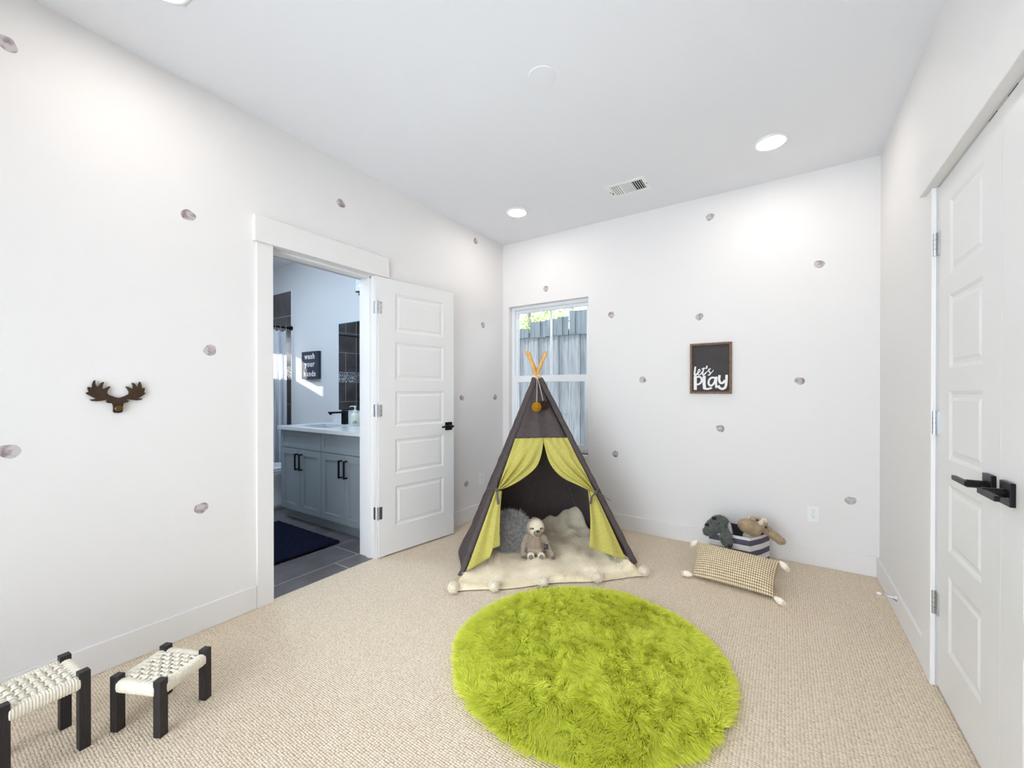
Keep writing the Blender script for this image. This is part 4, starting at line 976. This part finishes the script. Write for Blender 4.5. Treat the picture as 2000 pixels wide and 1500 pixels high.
# shower rod + curtain
rd_ = empty('shower_rod', (TX,-1.6,1.97), 'black shower curtain rod spanning the tub', 'curtain rod')
MB().tube([(TX,BN-.002,1.972), (TX,BS+.002,1.972)], .0125, 12).build('rod', M_black, rd_, smooth=True)
for y, s in ((BN,-1), (BS,1)): MB().tube([(TX,y+s*.001,1.972), (TX,y+s*.018,1.972)], .028, 16).build('flange', M_black, rd_)
sc = empty('shower_curtain', (TX+.03,-1.17,.2), 'white shower curtain with blue-grey pinstripes drawn to the wall', 'shower curtain')
def curt(u, v):
    y = -.985-.42*u; z = 1.925-1.73*v; k = .55+.45*v
    return (TX+.02+.016*k*math.sin(u*PI*13)+.012*math.sin(u*31+v*4)+.02*v, y+.01*math.sin(u*PI*26)*k, z+.012*math.sin(u*PI*13+1.2)*(1-v)**8)
NU, NV = 156, 30
cu_ = MB().grid(curt, NU, NV).build('cloth', M_curt, sc, smooth=True)
uvl = cu_.data.uv_layers.new(name='uv'); idx = np.zeros(len(cu_.data.loops), np.int32); cu_.data.loops.foreach_get('vertex_index', idx)
uvl.data.foreach_set('uv', np.stack([(idx % (NU+1))/NU, (idx//(NU+1))/NV], 1).astype(np.float32).ravel())
for k in range(7):
    y = -.98-.06*k; MB().tube([(TX+.022*math.cos(q), y, 1.955+.032*math.sin(q)) for q in np.linspace(0, 2*PI, 16)], .0022, 6).build('ring', M_nickel, sc, smooth=True)
# tub
tb_ = empty('bathtub', (-2.85,-1.63,0), 'white alcove bathtub behind the shower curtain', 'bathtub')
x0, x1, y0, y1 = BX+.015, TX-.02, BS+.015, BN-.015; v = []
for e, z in ((0,0.),(0,.45),(.07,.45),(.13,.15),(.2,.12)): v += [(x0+e,y0+e,z),(x1-e,y0+e,z),(x1-e,y1-e,z),(x0+e,y1-e,z)]
MB().add(v, [(4*k+i,4*k+(i+1)%4,4*k+4+(i+1)%4,4*k+4+i) for k in range(4) for i in range(4)]+[(16,17,18,19)]).build('shell', M_china, tb_, bevel=.012, seg=3)
# toilet
tl = empty('toilet', (-2.02,-1.25,0), 'white porcelain toilet between vanity and tub', 'toilet')
def oval(cx, cy, rx, ry0, ry1, z, n=28): return [(cx+rx*math.sin(2*PI*k/n), cy+(ry1 if math.cos(2*PI*k/n) > 0 else ry0)*math.cos(2*PI*k/n), z) for k in range(n)]
def loft(rings):
    n = len(rings[0]); v = [p for r_ in rings for p in r_]; m = len(rings)
    return MB().add(v, [(i*n+k,(i+1)*n+k,(i+1)*n+(k+1)%n,i*n+(k+1)%n) for i in range(m-1) for k in range(n)]+[tuple(range(n)), tuple(range((m-1)*n,m*n))[::-1]])
cx_, cy_ = -2.02, -1.33
loft([oval(cx_,cy_,.12,.17,.30,0), oval(cx_,cy_,.115,.16,.30,.06), oval(cx_,cy_,.105,.15,.3,.2), oval(cx_,cy_,.15,.22,.25,.3), oval(cx_,cy_,.183,.275,.2,.37), oval(cx_,cy_,.185,.28,.2,.395)]).build('bowl', M_china, tl, smooth=True)
loft([oval(cx_,cy_,.19,.285,.2,.398), oval(cx_,cy_,.192,.287,.2,.408), oval(cx_,cy_,.188,.283,.2,.416)]).build('seat', M_china, tl, smooth=False)
loft([oval(cx_,cy_,.19,.285,.19,.419), oval(cx_,cy_,.19,.285,.19,.432), oval(cx_,cy_,.17,.26,.17,.44)]).build('lid', M_china, tl, smooth=False)
MB().box((-2.22,-1.115,.36), (-1.82,-.925,.74)).build('tank', M_china, tl, bevel=.02, seg=3)
MB().box((-2.23,-1.125,.74), (-1.81,-.92,.775)).build('tank_lid', M_china, tl, bevel=.01)
MB().box((-2.17,-1.145,.655), (-2.10,-1.118,.672)).build('flush_lever', M_nickel, tl)
# mat
bm_ = MB(); 
def matfn(u, v): return (-.49-.935*u, -2.10+.52*v, .012+.0015*math.sin(u*60)*math.sin(v*40))
bm_.grid(matfn, 60, 40); o = bm_.build('bath_mat', M_mat, None, smooth=True); so = o.modifiers.new('solid', 'SOLIDIFY'); so.thickness = .011; so.offset = 1
o.modifiers['solid'].offset = -1
tag(o, 'navy blue bath mat on the dark tile in front of the vanity', 'bath mat')

# ================================================================= OUTSIDE THE WINDOW
struct('ground_outside', MB().box((-12,.17,-.35), (12,14,-.3)), M_ground, 'bare ground between the house and fence', 'ground')
fe = empty('wooden_fence', (.2,1.1,-.3), 'weathered grey vertical board fence outside the window', 'fence')
fy = 1.08; x = -1.42; i = 0; proto = None
while x < 2.0:
    wd = .1462
    if proto is None: proto = pk = MB().box((-wd/2,-.009,-.3), (wd/2,.009,1.99)).build('picket', M_fence, fe, local=True, bevel=.004)
    else: pk = proto.copy(); COL.objects.link(pk)
    pk.matrix_parent_inverse = wm(fe).inverted(); pk.location = (x, fy+(.005 if i % 2 else -.005), random.uniform(-.01,.01))
    x += .1455; i += 1
x = -1.42; i = 0; proto = None
while x < 2.0:
    wd = .074
    if abs(x+.30) < .03 or abs(x-.245) < .03: x += .014
    h_ = 2.13+.02*math.sin(x*5)+.05*(x > .25)-.07*(x < -.33)
    pk = MB().box((x,fy-.034-.006*(i%2),1.915+random.uniform(-.006,.006)), (x+wd,fy-.012-.006*(i%2),h_+random.uniform(-.006,.006))).build('extension_board', M_fence2, fe)
    x += .079; i += 1
MB().box((-1.45,fy+.009,1.75), (2.05,fy+.047,1.84)).box((-1.45,fy+.009,.3), (2.05,fy+.047,.39)).build('rail', M_fence, fe)
def tree(loc, h, spread, n, label, seed):
    root = empty('yard_tree', loc, label, 'tree', 'trees beyond the fence'); r = np.random.default_rng(seed); L0 = np.array(loc)
    MB().tube([L0, L0+np.array((.05,0,h*.4)), L0+np.array((-.05,.05,h*.8))], [.09,.07,.04], 10).build('trunk', M_bark, root, smooth=True)
    for k in range(9):
        a = r.uniform(0, 6.28); z0 = h*r.uniform(.3,.75); s0 = L0+np.array((0,0,z0)); e_ = s0+np.array((math.cos(a)*spread*.8, math.sin(a)*spread*.8, r.uniform(.1,.8)))
        MB().tube([s0, (s0+e_)/2+np.array((0,0,.12)), e_], [.035,.024,.01], 7).build('branch', M_bark, root, smooth=True)
    P_ = L0+np.array((0,0,h*.68))+sph(n, seed)*np.array((spread,spread,h*.42))*(r.uniform(.1,1,n)**.5)[:,None]
    d = r.normal(size=(n,3)); d /= np.linalg.norm(d, axis=1)[:,None]
    fur('foliage', M_leaf, root, P_, d*.06, .017, seed=seed)
tree((-1.6,3.2,-.3), 3.9, 1.3, 5200, 'leafy tree beyond the fence at the window\'s left', 3)
tree((1.15,4.4,-.3), 4.3, 1.3, 5200, 'leafy tree beyond the fence at the window\'s right', 8)
